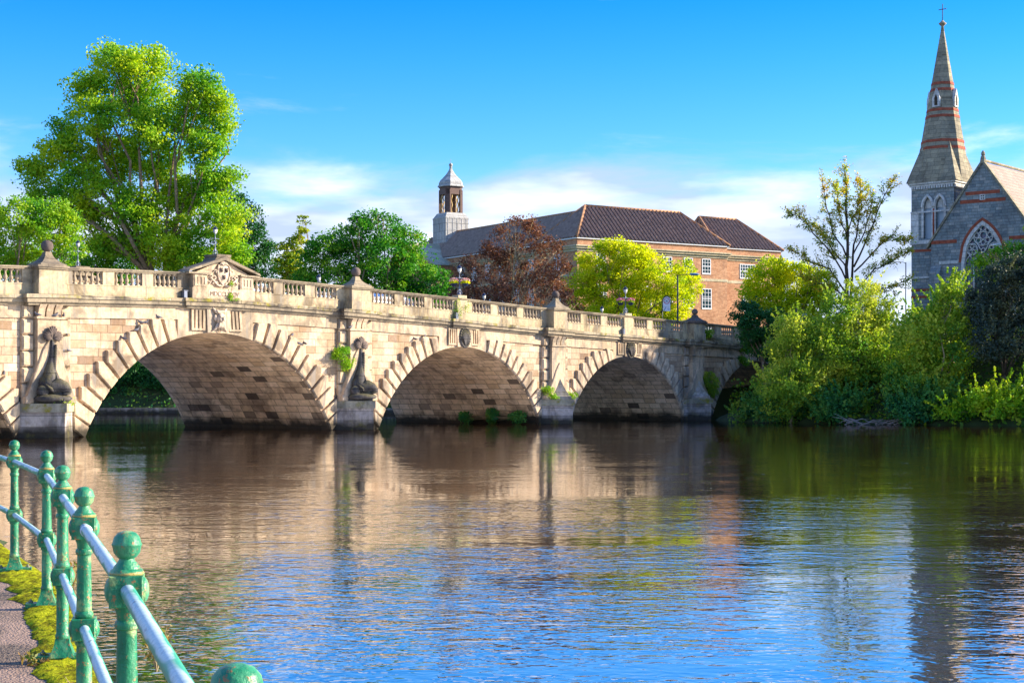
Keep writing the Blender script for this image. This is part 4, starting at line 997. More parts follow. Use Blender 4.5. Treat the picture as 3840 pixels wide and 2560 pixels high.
# ------------------------------------------------------------------ the brick building beyond the bridge
brick = stone('orange_red_brick', [(.52,.28,.155), (.60,.34,.195), (.44,.225,.125), (.56,.31,.175)], .45, .15, stain=.25, drip=.15, mortar=.02, mdark=.8, staincol=(.2,.09,.05), bump=.01)
bstone = stone('building_trim_stone', [(.55,.47,.3), (.62,.54,.37)], 1.8, 3, stain=.35, drip=.4, staincol=(.2,.18,.1))
tile_shade = plain('shaded_pantile_channels', (.06,.04,.035), .8, var=.3, scale=2); tile_roll = plain('sunlit_pantile_rolls', (.33,.235,.175), .75, var=.3, scale=2)  # one tile: shade put into the channel colour, sunlight into the rolls
tile_ridge = plain('terracotta_ridge_tiles', (.38,.20,.10), .85, var=.3, scale=4)
white = plain('white_window_paint', (.78,.80,.82), .5, var=.05)
g = G('window_glass'); g.b.inputs['Base Color'].default_value = (.02,.05,.06,1); g.b.inputs['Roughness'].default_value = .04; g.b.inputs['Specular IOR Level'].default_value = .9; glass = g.m
lead = stone('lead_sheet', [(.42,.42,.40), (.50,.49,.46), (.46,.46,.43)], .8, 1.1, stain=.25, drip=.25, mortar=.05, mdark=.6, staincol=(.3,.28,.24)); copper = plain('brown_timber', (.16,.10,.08), .7); gold = plain('gilded_timber', (.55,.38,.14), .5)
TB = R(31.992)
bu = empty('brick_building', (7.554, 185, 0), TB, 'long red brick building with brown pantiled hip roofs behind the golden tree', 'building')
def sash(parent, x0, x1, z0, z1, y=0, face='-y', cols=3, rows=4):
    """white sash window; face -y (front) or -x (left end)"""
    fr = MB(); t = .09
    def bx(a, b, ya, yb, c, d):
        if face == '-y': fr.box(a, b, y+ya, y+yb, c, d)
        else: fr.box(y+ya, y+yb, a, b, c, d)
    bx(x0, x1, -.06, .05, z0-.08, z0+t); bx(x0, x1, -.05, .05, z1-t, z1); bx(x0, x0+t, -.052, .05, z0, z1); bx(x1-t, x1, -.052, .05, z0, z1)
    bx(x0, x1, -.053, .04, (z0+z1)/2-.045, (z0+z1)/2+.045)
    for k in range(1, cols): a = x0+(x1-x0)*k/cols; bx(a-.025, a+.025, -.045, .03, z0, z1)
    for k in range(1, rows): a = z0+(z1-z0)*k/rows; bx(x0, x1, -.044, .03, a-.022, a+.022)
    f = fr.build('window', white, parent)
    gl = MB()
    if face == '-y': gl.box(x0+.03, x1-.03, y-.02, y+.02, z0, z1)
    else: gl.box(y-.02, y+.02, x0+.03, x1-.03, z0, z1)
    gl.build('pane', glass, f)
def hip_roof(parent, x0, x1, y0, y1, z, h, ins0, ins1, pitch=.56, ov=.25, ends=True, sides=(1, 1), roofmat=None):
    """hip roof with real rolls of pantiles; ridge along the longer axis x"""
    x0 -= ov; x1 += ov; y0 -= ov; y1 += ov; ym = (y0+y1)/2; a, b = x0+ins0, x1-ins1; zr = z+h
    mb = MB(); mb.add([(x0,y0,z), (x1,y0,z), (x1,y1,z), (x0,y1,z), (a,ym,zr), (b,ym,zr)], [(0,1,5,4), (1,2,5), (2,3,4,5), (3,0,4), (3,2,1,0)])
    hw = (y1-y0)/2; mr_ = MB()
    def roll(p, q, side):
        p, q = Vector(p), Vector(q); d = (q-p); 
        if d.length < .4: return
        s_ = Vector(side)*pitch*.27; nrm = s_.cross(d).normalized(); nrm = nrm if nrm.z > 0 else -nrm
        u = nrm*.20; mr_.add([p-s_, p+u, p+s_, q-s_, q+u, q+s_], [(0,1,4,3), (1,2,5,4), (0,2,1)])
    for sgn, yy in ((1, y0), (-1, y1)):
        x = x0+pitch/2
        while x < x1:
            f = min(1, (x-x0)/max(ins0, .01), (x1-x)/max(ins1, .01)); roll((x, yy, z+.01), (x, yy+sgn*hw*f, z+h*f+.01), (1, 0, 0)); x += pitch
    for ins, xx, sgn in ((ins0, x0, 1), (ins1, x1, -1)):
        if ins < .5: continue
        y = y0+pitch/2
        while y < y1:
            f = min((y-y0)/hw, (y1-y)/hw); roll((xx, y, z+.01), (xx+sgn*ins*f, y, z+h*f+.01), (0, 1, 0)); y += pitch
    rf = mb.build('roof', roofmat or tile_shade, parent); mr_.build('tile_rolls', tile_roll, rf)
    mb = MB()
    def rl_(p, q): mb.tube([p, q], .17, 6)
    rl_((a, ym, zr+.05), (b, ym, zr+.05))
    if ins0 > .5: rl_((x0,y0,z+.05), (a,ym,zr+.05)); rl_((x0,y1,z+.05), (a,ym,zr+.05))
    if ins1 > .5: rl_((x1,y0,z+.05), (b,ym,zr+.05)); rl_((x1,y1,z+.05), (b,ym,zr+.05))
    mb.build('ridge_tiles', tile_ridge, rf, True)
    return rf
def block(x0, x1, y0, y1, ztop, nm='wall', zb=3, skip=None):
    mb = MB(); mb.box(x0, x1, y0, y1, zb, ztop); mb.build(nm, brick, bu)
    mb = MB(); mb.box(x0-.45, x1+.45, y0-.45, y1+.45, ztop-1.0, ztop-.86); mb.box(x0-.3, x1+.3, y0-.3, y1+.3, ztop-1.25, ztop-.997); mb.box(x0-.1, x1+.1, y0-.1, y1+.1, ztop-1.55, ztop-1.247)
    mb.build('stone_cornice', bstone, bu)
    mb = MB(); mb.box(x0-.2, x1+.2, y0-.2, y1+.2, ztop-.12, ztop+.02); mb.build('gutter', white, bu)
    mb = MB(); mb.box(x0-.05, x1+.05, y0-.05, y1+.05, 15.8, 16.12); mb.build('string_course', bstone, bu)
block(0, 22.3, 0, 8.6, 20.2); block(22.32, 32.2, 1.3, 9.6, 20.15); block(1.1, 9.4, 8.62, 47, 20.1)
hip_roof(bu, 0, 22.3, 0, 8.6, 20.22, 4.25, 4.3, 4.3); hip_roof(bu, 21.9, 32.2, 1.3, 9.6, 20.16, 4.1, .6, 4.2)
for x in (2.7, 6.0, 9.2, 12.4, 15.55, 18.35): sash(bu, x, x+1.35, 16.7, 18.52); sash(bu, x-.04, x+1.46, 12.45, 14.9, rows=5); sash(bu, x-.04, x+1.46, 8.2, 10.6)
sash(bu, 25.4, 27.9, 16.5, 18.25, 1.3, cols=6); sash(bu, 25.9, 27.3, 12.45, 14.8, 1.3); sash(bu, 29.3, 30.6, 12.45, 14.8, 1.3)
for x in (3.5,): sash(bu, x, x+1.25, 16.7, 18.5, 0, '-x'); sash(bu, x, x+1.4, 12.45, 14.9, 0, '-x', rows=5); sash(bu, x, x+1.4, 8.4, 10.8, 0, '-x')
for x in (11, 14.4, 17.8, 21.2, 24.6, 27.6): sash(bu, x, x+1.25, 16.7, 18.5, 1.1, '-x'); sash(bu, x, x+1.4, 12.45, 14.9, 1.1, '-x', rows=5); sash(bu, x, x+1.4, 8.4, 10.8, 1.1, '-x')
# wing roof runs along y: build it in its own rotated part
def wing_roof(x0, x1, y0, y1, z, h, hip_far):
    x0 -= .25; x1 += .25; xm = (x0+x1)/2; hw = (x1-x0)/2; mb = MB(); mr_ = MB(); yb = y1-hip_far
    mb.add([(x0,y0,z), (x0,y1,z), (x1,y1,z), (x1,y0,z), (xm,y0,z+h), (xm,yb,z+h)], [(1,0,4,5), (2,1,5), (3,2,5,4), (0,1,2,3)])
    y = y0+.23
    while y < y1:
        f = min(1, (y1-y)/max(hip_far, .01)); L = math.hypot(hw, h)
        for sg, xx in ((1, x0), (-1, x1)):
            p, q = Vector((xx, y, z+.01)), Vector((xx+sg*hw*f, y, z+h*f+.01)); d = q-p
            if d.length > .4:
                n = Vector((-h*sg, 0, hw)).normalized()*.17; s_ = Vector((0, .15, 0))
                mr_.add([p-s_, p+n, p+s_, q-s_, q+n, q+s_], [(0,1,4,3), (1,2,5,4)])
        y += .56
    rf = mb.build('roof', tile_shade, bu); mr_.build('tile_rolls', tile_roll, rf); m2 = MB(); m2.tube([(xm,y0,z+h+.05), (xm,yb,z+h+.05)], .17, 6); m2.build('ridge_tiles', tile_ridge, rf, True)
wing_roof(1.1, 9.4, 6.5, 47, 20.12, 4.0, 4.2)
# pedimented bay under the lantern
mb = MB(); mb.box(-1.4, 4, 30.6, 46, 3, 19.0); mb.add([(-1.4,30.6,19), (-1.4,46,19), (-1.4,38.3,22.2), (5,30.6,19), (5,46,19), (5,38.3,22.2)], [(1,0,2), (3,4,5), (0,3,5,2), (4,1,2,5)]); mb.build('wall', brick, bu)
mb = MB()
for ya in (30.2, 46.4):
    s_ = 1 if ya < 38 else -1
    mb.add([(-1.95,ya,18.95), (-1.95,38.3,22.5), (-1.95,38.3,22.1), (-1.95,ya+s_*.5,18.75), (5,ya,18.95), (5,38.3,22.5), (5,38.3,22.1), (5,ya+s_*.5,18.75)], [(0,1,2,3), (7,6,5,4), (0,4,5,1), (3,2,6,7), (0,3,7,4)])
mb.box(-1.8, -1.3, 30.3, 46.3, 18.5, 18.9); mb.build('stone_cornice', bstone, bu)
for x in (32.4, 37.6, 42.8): sash(bu, x, x+1.4, 14.6, 16.9, -1.4, '-x'); sash(bu, x, x+1.4, 9.5, 12.4, -1.4, '-x')
# lantern turret on the ridge
ln = empty('roof_lantern', (0, 0, 0), 0, None, None); ln.parent = bu; ln.location = (5.25, 38.6, 0)
def oct_(a, c): return [(-a,-a+c), (-a+c,-a), (a-c,-a), (a,-a+c), (a,a-c), (a-c,a), (-a+c,a), (-a,a-c)]
mb = MB(); mb.hprism([(-1.8,-1.8), (1.8,-1.8), (1.8,1.8), (-1.8,1.8)], 20.4, 26.1); mb.hprism([(-1.84,-1.84), (1.84,-1.84), (1.84,1.84), (-1.84,1.84)], 25.95, 26.15)
mb.loft([[(x, y, 26.13) for x, y in [(-1.8,-1.8), (1.8,-1.8), (1.8,1.8), (-1.8,1.8)]], [(x*.78, y*.78, 26.8) for x, y in [(-1.8,-1.8), (1.8,-1.8), (1.8,1.8), (-1.8,1.8)]]])
for z in (21.4, 22.4, 23.4, 24.4, 25.3): mb.box(-1.83, 1.83, -1.83, 1.83, z, z+.06)
for k in range(-2, 3):
    mb.box(k*.72-.04, k*.72+.04, -1.835, 1.835, 20.4, 25.96); mb.box(-1.835, 1.835, k*.72-.04, k*.72+.04, 20.4, 25.96)
mb.build('lead_base', lead, ln)
mb = MB(); O8 = oct_(1.32, .52)
for i in (0, 2, 4, 6):
    (xa, ya), (xb, yb) = O8[i], O8[i+1]; mx_, my_ = (xa+xb)/2, (ya+yb)/2
    ia = (xa*.84, ya*.84); ib = (xb*.84, yb*.84)
    mb.hprism([(xa, ya), (xb, yb), ib, ia], 26.6, 30.1)
for k in range(4):
    rot = Matrix.Rotation(k*PI/2, 3, 'Z')
    for sx in (-.82, .82):
        vs = [rot @ Vector((sx+dx*.09, -1.30+dy*.08, z)) for z in (26.7, 30.0) for dx, dy in ((-1,-1), (1,-1), (1,1), (-1,1))]
        mb.add(vs, [(0,3,2,1), (4,5,6,7), (0,1,5,4), (1,2,6,5), (2,3,7,6), (3,0,4,7)])
mb.hprism(O8, 29.35, 30.35); mb.hprism(oct_(1.42, .56), 30.3, 30.45)
mb.build('open_belfry', copper, ln)
mb = MB()
for k in range(4):
    rot = Matrix.Rotation(k*PI/2, 3, 'Z')
    for sx in (-.5, .5):
        pts = [rot @ Vector((sx+.06*math.cos(z*5), -1.12+.06*math.sin(z*5), 26.7+z)) for z in np.linspace(0, 2.7, 26)]
        mb.tube(pts, .085, 7)
mb.build('twisted_columns', gold, ln, True)
mb = MB(); rg_ = [oct_(1.55, .6), oct_(1.55, .6), oct_(1.42, .55), oct_(1.36, .52)]
rings = [[(x, y, z) for x, y in r_] for r_, z in zip(rg_, (30.43, 30.55, 30.7, 31.1))]
for q in np.linspace(0, 1, 8)[1:]:
    a = 1.36*(1-q)**1.55+.12; rings.append([(x, y, 31.1+2.1*q) for x, y in oct_(a, a*.38)])
mb.loft(rings); mb.ell((0, 0, 33.5), (.27,.27,.27), 10, 7); mb.tube([(0,0,33.1), (0,0,33.3)], .2, 8); mb.tube([(0,0,33.7), (0,0,34.3)], .03, 5)
mb.build('lead_cap', lead, ln)

# ------------------------------------------------------------------ the church
CH = [(.22,.27,.27), (.32,.36,.35), (.26,.30,.29), (.42,.42,.38), (.19,.235,.245), (.30,.33,.32)]
cst = stone('church_rubble_stone', CH, .62, .30, stain=.35, drip=.2, mortar=.035, mdark=.62, staincol=(.08,.08,.08), bump=.04)
cdress = stone('church_dressed_stone', [(.66,.65,.60), (.74,.72,.66)], .9, .6, stain=.3, drip=.3, staincol=(.15,.15,.14))
spst = stone('spire_stone', [(.24,.22,.155), (.38,.33,.22), (.30,.27,.19), (.45,.39,.26)], .8, .42, stain=.45, drip=.2, staincol=(.09,.08,.07))
cbr = plain('church_red_brick', (.33,.085,.045), .9, var=.35, scale=3)
slate = stone('pinkish_slate_roof', [(.42,.30,.25), (.47,.35,.29), (.39,.28,.24)], .5, .35, stain=.3, drip=.2, mortar=.03, staincol=(.3,.2,.16))
g = G('leaded_church_glass'); p = g.coord(); v_ = g.n('ShaderNodeTexVoronoi', {'Vector': p, 'Scale': 2.6}); g.set(g.b.inputs['Base Color'], g.mix(.88, v_.outputs['Color'], (.01,.035,.07))); g.b.inputs['Roughness'].default_value = .25; cglass = g.m
ch = empty('stone_church', (42.267, 160, 0), TH, 'grey stone church with tall banded spire and traceried gable window', 'church')
YC, ZA, ZE, YL, YR = -5.03, 24.9, 17.35, .37, -10.43
a_, zs, rise = 2.18, 15.3, 3.85; rr_ = (a_*a_+rise*rise)/(2*a_)
def arch_z(dy, a=a_, r=rr_): q = abs(dy)+(r-a); return zs+math.sqrt(max(r*r-q*q, 0))
def gable_z(y): return ZE+(ZA-ZE)*(1-abs(y-YC)/(YL-YC))
mb = MB(); ys = sorted(set([YR, YL, YC-a_, YC+a_, YC]+list(np.linspace(YC-a_, YC+a_, 25))), reverse=True)
for a, b in zip(ys, ys[1:]):
    m = (a+b)/2; za, zb_ = gable_z(a), gable_z(b)
    if abs(m-YC) < a_:
        mb.add([(0,a,arch_z(a-YC)), (0,b,arch_z(b-YC)), (0,b,zb_), (0,a,za)], [(0,1,2,3)]); mb.add([(0,a,3), (0,b,3), (0,b,11.4), (0,a,11.4)], [(0,1,2,3)])
        mb.add([(0,a,arch_z(a-YC)), (0,b,arch_z(b-YC)), (.5,b,arch_z(b-YC)), (.5,a,arch_z(a-YC))], [(3,2,1,0)])
    else: mb.add([(0,a,3), (0,b,3), (0,b,zb_), (0,a,za)], [(0,1,2,3)])
for y in (YC-a_, YC+a_): mb.add([(0,y,11.4), (0,y,zs), (.5,y,zs), (.5,y,11.4)], [(0,1,2,3)])
mb.add([(0,YL,3), (32,YL,3), (32,YL,ZE), (0,YL,ZE)], [(3,2,1,0)]); mb.add([(0,YR,3), (32,YR,3), (32,YR,ZE), (0,YR,ZE)], [(0,1,2,3)]); mb.add([(32,YL,3), (32,YR,3), (32,YR,ZE), (32,YC,ZA), (32,YL,ZE)], [(0,1,2,3,4)])
mb.build('nave_wall', cst, ch)
mb = MB()
for s_, ye in ((1, YL+.35), (-1, YR-.35)):
    ze = ZE-.45; mb.add([(.25,ye,ze), (32.3,ye,ze), (32.3,YC,ZA+.0), (.25,YC,ZA+.0)], [(0,1,2,3) if s_ < 0 else (3,2,1,0)])
mb.build('nave_roof', slate, ch)
mb = MB()
for s_ in (1, -1):
    ye = YL+.45 if s_ > 0 else YR-.45; ze = ZE-.62; up = .32
    mb.add([(-.14,ye,ze), (-.14,YC,ZA-.06), (-.14,YC,ZA+up), (-.14,ye,ze+up), (.4,ye,ze), (.4,YC,ZA-.06), (.4,YC,ZA+up), (.4,ye,ze+up)], [(0,1,2,3), (7,6,5,4), (3,2,6,7), (0,4,5,1), (0,3,7,4)])
mb.tube([(.1,YC,ZA+.2), (32.3,YC,ZA+.1)], .14, 6)
mb.lathe([(.32,-.1), (.26,.35), (.16,.5), (.22,.62), (.2,.8), (.05,1.0)], .12, YC, ZA+.15, 8)
mb.build('gable_coping', spst, ch)
def yband(mb, x, ya, yb, z, h, pr=.03): mb.box(x-pr, x+.02, min(ya, yb), max(ya, yb), z, z+h)
for z, h in ((21.75,.34), (20.95,.34)):
    dy = (ZA-z-h)/(ZA-ZE)*(YL-YC)-.25; mb = MB(); yband(mb, 0, YC-dy, YC+dy, z, h); mb.build('brick_band', cbr, ch)
for ya, yb in ((YL, YC+a_+.5), (YC-a_-.5, YR)): mb = MB(); yband(mb, 0, ya, yb, 17.15, .34); mb.build('brick_band', cbr, ch)
mb = MB(); yband(mb, 0, -.5, YC+a_+.3, 15.1, .3, .06); mb.build('dressed_band', cdress, ch)
# window surround
def ring(a, wdt, x0, x1, zb_, mat, nm, par):
    r0 = rr_-a_+a; mb = MB(); pts = []
    def pz(dy, aa): q = abs(dy)+(rr_-a_); rr2 = rr_+(aa-a_); return zs+math.sqrt(max(rr2*rr2-q*q, 0))
    n = 18; inn_ = [(-a, zb_), (-a, zs)]+[(-a+2*a*k/n, pz(-a+2*a*k/n, a)) for k in range(1, n)]+[(a, zs), (a, zb_)]
    ao = a+wdt; out_ = [(-ao, zb_), (-ao, zs)]+[(-ao+2*ao*k/n, pz(-ao+2*ao*k/n, ao)) for k in range(1, n)]+[(ao, zs), (ao, zb_)]
    m_ = len(inn_); vs = [(x0, YC+y, z) for y, z in inn_]+[(x0, YC+y, z) for y, z in out_]+[(x1, YC+y, z) for y, z in inn_]+[(x1, YC+y, z) for y, z in out_]
    fs = []
    for k in range(m_-1): fs += [(k, m_+k, m_+k+1, k+1), (m_+k, 3*m_+k, 3*m_+k+1, m_+k+1), (k+1, 2*m_+k+1, 2*m_+k, k)]
    mb.add(vs, fs); return mb.build(nm, mat, par)
wf = ring(1.86, .34, -.05, .5, 11.5, cdress, 'window_surround', ch); ring(2.2, .26, -.09, .1, 15.2, cbr, 'brick_arch', ch)
mb = MB(); mb.add([(.34,YC-2.2,11.3), (.34,YC+2.2,11.3), (.34,YC+2.2,19.3), (.34,YC-2.2,19.3)], [(3,2,1,0)]); mb.box(-.1, .3, YC-2.3, YC+2.3, 11.2, 11.5)
glz = MB(); glz.add([(.34,YC-2.2,11.3), (.34,YC+2.2,11.3), (.34,YC+2.2,19.25), (.34,YC-2.2,19.25)], [(3,2,1,0)]); glz.build('stained_glass', cglass, ch)
tr_ = MB(); X0 = .15
def circ(cy, cz_, r_, t_=.06, n=20): tr_.tube([(X0, YC+cy+r_*math.cos(2*PI*k/n), cz_+r_*math.sin(2*PI*k/n)) for k in range(n+1)], t_, 5, False)
for y in (-.94, 0, .94): tr_.box(X0-.1, X0+.1, YC+y-.06, YC+y+.06, 11.4, 15.5)
for y in (-1.4, -.47, .47, 1.4):
    pts = [(X0, YC+y+sg*(.44-.44*q**1.6), 15.1+.75*q) for sg in (-1,) for q in np.linspace(0, 1, 6)]; tr_.tube(pts, .055, 5)
    pts = [(X0, YC+y+(.44-.44*q**1.6), 15.1+.75*q) for q in np.linspace(0, 1, 6)]; tr_.tube(pts, .055, 5)
circ(0, 17.75, .36); circ(0, 17.75, 1.0)
for k in range(8): circ(.68*math.sin(k*PI/4), 17.75+.68*math.cos(k*PI/4), .235, .05, 12)
for sg in (-1, 1):
    circ(sg*1.14, 16.42, .56)
    for k in range(5): circ(sg*1.14+.27*math.sin(k*2*PI/5), 16.42+.27*math.cos(k*2*PI/5), .2, .035, 10)
    tr_.tube([(X0,YC+sg*.0,15.9), (X0,YC+sg*.35,16.5), (X0,YC+sg*.62,17.0)], .06, 5); tr_.tube([(X0,YC+sg*1.85,15.4), (X0,YC+sg*1.6,16.9), (X0,YC+sg*1.05,17.6)], .06, 5)
circ(0, 16.3, .2, .05, 10)
tr_.build('tracery', cdress, wf, True)
mb = MB(); mb.box(-.06, .02, YC-.28, YC+.28, 21.2, 21.75); vt = mb.build('gable_vent', cdress, ch)
mb = MB()
for dy in (-.1, .1):
    for dz in (-.12, .12): mb.box(-.065, -.055, YC+dy-.06, YC+dy+.06, 21.47+dz-.07, 21.47+dz+.07)
mb.build('vent_holes', bark_dark, vt)
mb = MB(); mb.box(-.5, .2, -.75, .36, 3, 14.3); mb.add([(-.5,-.75,14.3), (-.5,.36,14.3), (.1,.36,15.2), (.1,-.75,15.2), (.1,-.75,14.3), (.1,.36,14.3)], [(1,0,3,2), (0,4,3), (1,2,5)]); mb.build('buttress', cst, ch)
# tower
tx0, tx1, ty0, ty1 = 1.5, 6.1, -1.35, 3.25; tcx, tcy = (tx0+tx1)/2, (ty0+ty1)/2
TWA = [(1.47, .43), (.15, .43)]                       # lancets on the left face (centre y, half width)
mb = MB(); mb.box(tx0+.45, tx1, ty0+.05, ty1, 3, 23.3)
mb.box(tx0, tx0+.45, ty0, ty1, 3, 17.9)
mb.box(tx0, tx0+.45, 1.47+.43, ty1, 17.9, 23.3); mb.box(tx0, tx0+.45, ty0, .15-.43, 17.9, 23.3); mb.box(tx0, tx0+.45, .58, 1.04, 17.9, 23.3)
for c, h_ in TWA:
    n = 8; r_ = (h_*h_+.95**2)/(2*h_)
    for k in range(n):
        a, b = -h_+2*h_*k/n, -h_+2*h_*(k+1)/n; za = 21.1+math.sqrt(max(r_*r_-(abs(a)+r_-h_)**2, 0)); zb_ = 21.1+math.sqrt(max(r_*r_-(abs(b)+r_-h_)**2, 0))
        mb.add([(tx0,c+a,za), (tx0,c+b,zb_), (tx0,c+b,23.3), (tx0,c+a,23.3), (tx0+.45,c+a,za), (tx0+.45,c+b,zb_)], [(3,2,1,0), (0,1,5,4)])
mb.box(tx0+.01, tx1, ty0-.0, ty0+.06, 3, 23.3)
tw = mb.build('tower', cst, ch)
for c, h_ in TWA:
    mb = MB(); hh_ = h_+.16; r_ = (hh_*hh_+1.15**2)/(2*hh_)
    mb.tube([(tx0-.05, c-hh_+2*hh_*k/14, 21.1+math.sqrt(max(r_*r_-(abs(-hh_+2*hh_*k/14)+r_-hh_)**2, 0))) for k in range(15)], .15, 5)
    mb.box(tx0+.3, tx0+.44, c-h_, c+h_, 21.0, 22.1)
    for sg in (-1, 1): mb.box(tx0-.06, tx0+.1, c+sg*(h_+.12)-.12, c+sg*(h_+.12)+.12, 18, 21.1)
    mb.build('lancet_surround', cdress, tw)
for pr_, za_, zb_ in ((.1, 20.55, 20.7), (.14, 17.35, 17.75), (.1, 13.9, 14.1)):
    mb = MB(); mb.box(tx0-pr_, tx0+.02, ty0-pr_*.6, ty1+pr_*.6, za_, zb_); mb.build('string_course', cdress, tw)
for a_y, b_y in ((ty1-.8, ty1+.04), (ty0-.04, ty0+.3)): mb = MB(); mb.box(tx0-.06, tx0+.02, a_y, b_y, 17.76, 20.54); mb.build('corner_strip', cdress, tw)
mb = MB(); mb.tube([(tx0+.02, .81, 18.0), (tx0+.02, .81, 20.9)], .13, 8); mb.build('shaft', cbr, tw, True)
g = G('sky_blue_panel'); g.b.inputs['Base Color'].default_value = (.33,.42,.48,1); g.b.inputs['Roughness'].default_value = .3  # pale blue panels stand in for sky seen through the lancets
mb = MB()
for c, h_ in TWA: mb.box(tx0+.38, tx0+.46, c-h_, c+h_, 17.9, 21.05)
mb.build('lancet_sky_panel', g.m, tw)
for z in (16.6, 12.6, 11.9, 10.2): mb = MB(); mb.box(tx0-.03, tx1, ty0-.03, ty1+.03, z, z+.26); mb.build('brick_band', cbr, tw)
mb = MB(); mb.box(tx0-.16, tx1+.16, ty0-.16, ty1+.16, 23.22, 23.42); mb.box(tx0-.28, tx1+.28, ty0-.28, ty1+.28, 23.415, 23.62)
for k in range(17):
    y = ty0+(ty1-ty0)*(k+.5)/17; mb.box(tx0-.2, tx0, y-.08, y+.08, 22.95, 23.23); x = tx0+(tx1-tx0)*(k+.5)/17; mb.box(x-.08, x+.08, ty0-.2, ty0, 22.95, 23.23)
mb.build('corbel_table', cdress, tw)
Z0, Z1, AP = 23.6, 40.3, 2.62
def ap(z): return AP*(Z1-z)/(Z1-Z0)
def octr(a, z, e=0): a += e; t_ = a*math.tan(PI/8); return [(tcx+x, tcy+y, z) for x, y in ((-a,-t_), (-t_,-a), (t_,-a), (a,-t_), (a,t_), (t_,a), (-t_,a), (-a,t_))]
mb = MB(); mb.loft([octr(ap(z), z) for z in (Z0, 39.3)])
zt_ = 27.9; q = ap(zt_)*math.cos(PI/4)
for sx in (-1, 1):
    for sy_ in (-1, 1):
        t_ = AP*math.tan(PI/8); tip = (tcx+sx*q, tcy+sy_*q, zt_); cor = (tcx+sx*2.7, tcy+sy_*2.7, Z0); p1 = (tcx+sx*2.66, tcy+sy_*t_*.8, Z0); p2 = (tcx+sx*t_*.8, tcy+sy_*2.66, Z0)
        mb.add([cor, p1, p2, tip], [(0,1,3), (0,3,2), (1,2,3)])
sp_o = mb.build('spire', spst, ch)
for z in (33.65, 33.0, 30.9, 30.25, 27.7, 27.0):
    mb = MB(); mb.loft([octr(ap(z), z, .03), octr(ap(z+.28), z+.28, .03)]); mb.build('brick_band', cbr, sp_o)
for dx, dy in ((-1, 0), (0, -1), (1, 0), (0, 1)):       # lucarnes
    mb = MB(); a = ap(31.3)+.12; rot = Matrix.Rotation(math.atan2(dy, dx), 3, 'Z')
    vs = [rot @ Vector(v) for v in ((a,-.42,31.3), (a,.42,31.3), (a,.42,32.2), (a,0,33.2), (a,-.42,32.2), (a-1.1,-.42,31.3), (a-1.1,.42,31.3), (a-1.1,.42,32.2), (a-1.1,0,33.2), (a-1.1,-.42,32.2))]
    mb.add([(v.x+tcx, v.y+tcy, v.z) for v in vs], [(0,1,2,3,4), (1,6,7,2), (2,7,8,3), (3,8,9,4), (0,4,9,5)]); lu = mb.build('lucarne', cdress, sp_o)
    mb = MB(); vs = [rot @ Vector((a+.01, y, z)) for y, z in ((-.17,31.45), (.17,31.45), (.17,32.2), (0,32.6), (-.17,32.2))]; mb.add([(v.x+tcx, v.y+tcy, v.z) for v in vs], [(0,1,2,3,4)]); mb.build('opening', bark_dark, lu)
mb = MB(); mb.lathe([(.2,39.2), (.13,39.7), (.28,39.85), (.42,40.0), (.25,40.12), (.12,40.3)], tcx, tcy, 0, 8); mb.build('finial', spst, sp_o, True)
mb = MB(); mb.tube([(tcx,tcy,40.2), (tcx,tcy,42.0)], .045, 6); mb.tube([(tcx,tcy-.42,41.45), (tcx,tcy+.42,41.45)], .045, 6); mb.build('cross', M['ball'], sp_o, True)

# ------------------------------------------------------------------ lamps, sign, signals, car
iron = plain('grey_painted_iron', (.16,.18,.24), .4, .4, var=.3, scale=12); cap_m = plain('dark_blue_cap', (.02,.03,.07), .35)
g = G('milky_lantern_glass'); g.b.inputs['Base Color'].default_value = (.78,.74,.62,1); g.b.inputs['Roughness'].default_value = .2; milk = g.m
def lamp_parts(o):
    mb = MB(); mb.lathe([(.13,0), (.13,.08), (.08,.12), (.06,.3), (.085,.34), (.055,.4), (.04,.8), (.055,.84), (.035,.9), (.03,1.2), (.06,1.24), (.06,1.3), (.028,1.34), (.028,1.56), (.05,1.6), (.03,1.64)], seg=10)
    for k in range(4):
        a = k*PI/2; mb.tube([(math.cos(a)*.1, math.sin(a)*.1, .05), (math.cos(a)*.24, math.sin(a)*.24, .08), (math.cos(a)*.22, math.sin(a)*.22, .25), (math.cos(a)*.07, math.sin(a)*.07, .5)], .018, 5)
    mb.build('shaft', iron, o, True)
    mb = MB(); mb.tube([(-.33,0,1.27), (.33,0,1.27)], .024, 6); mb.ell((-.33,0,1.27), (.04,.04,.04)); mb.ell((.33,0,1.27), (.04,.04,.04)); mb.build('crossbar', iron, o, True)
    mb = MB(); mb.tube([(-.19,0,1.98), (-.19,0,1.82), (-.13,0,1.69), (0,0,1.63), (.13,0,1.69), (.19,0,1.82), (.19,0,1.98)], .02, 6); mb.build('lantern_bracket', iron, o, True)
    mb = MB(); mb.lathe([(.05,1.67), (.11,1.70), (.145,1.8), (.16,1.98)], seg=14); mb.build('lantern_glass', milk, o, True)
    mb = MB(); mb.lathe([(.2,1.975), (.2,2.0), (.16,2.05), (.14,2.1), (.07,2.15), (.03,2.17), (.03,2.22), (.012,2.27)], seg=14); mb.build('lantern_cap', cap_m, o, True)
lp = empty('bridge_lamp', BP(12.3, .35, 11.0), TH, 'ornate lamp on top of the near pediment over the middle arch', 'lamp', 'lamps along the bridge'); lp.scale = (.82,)*3; lamp_parts(lp)
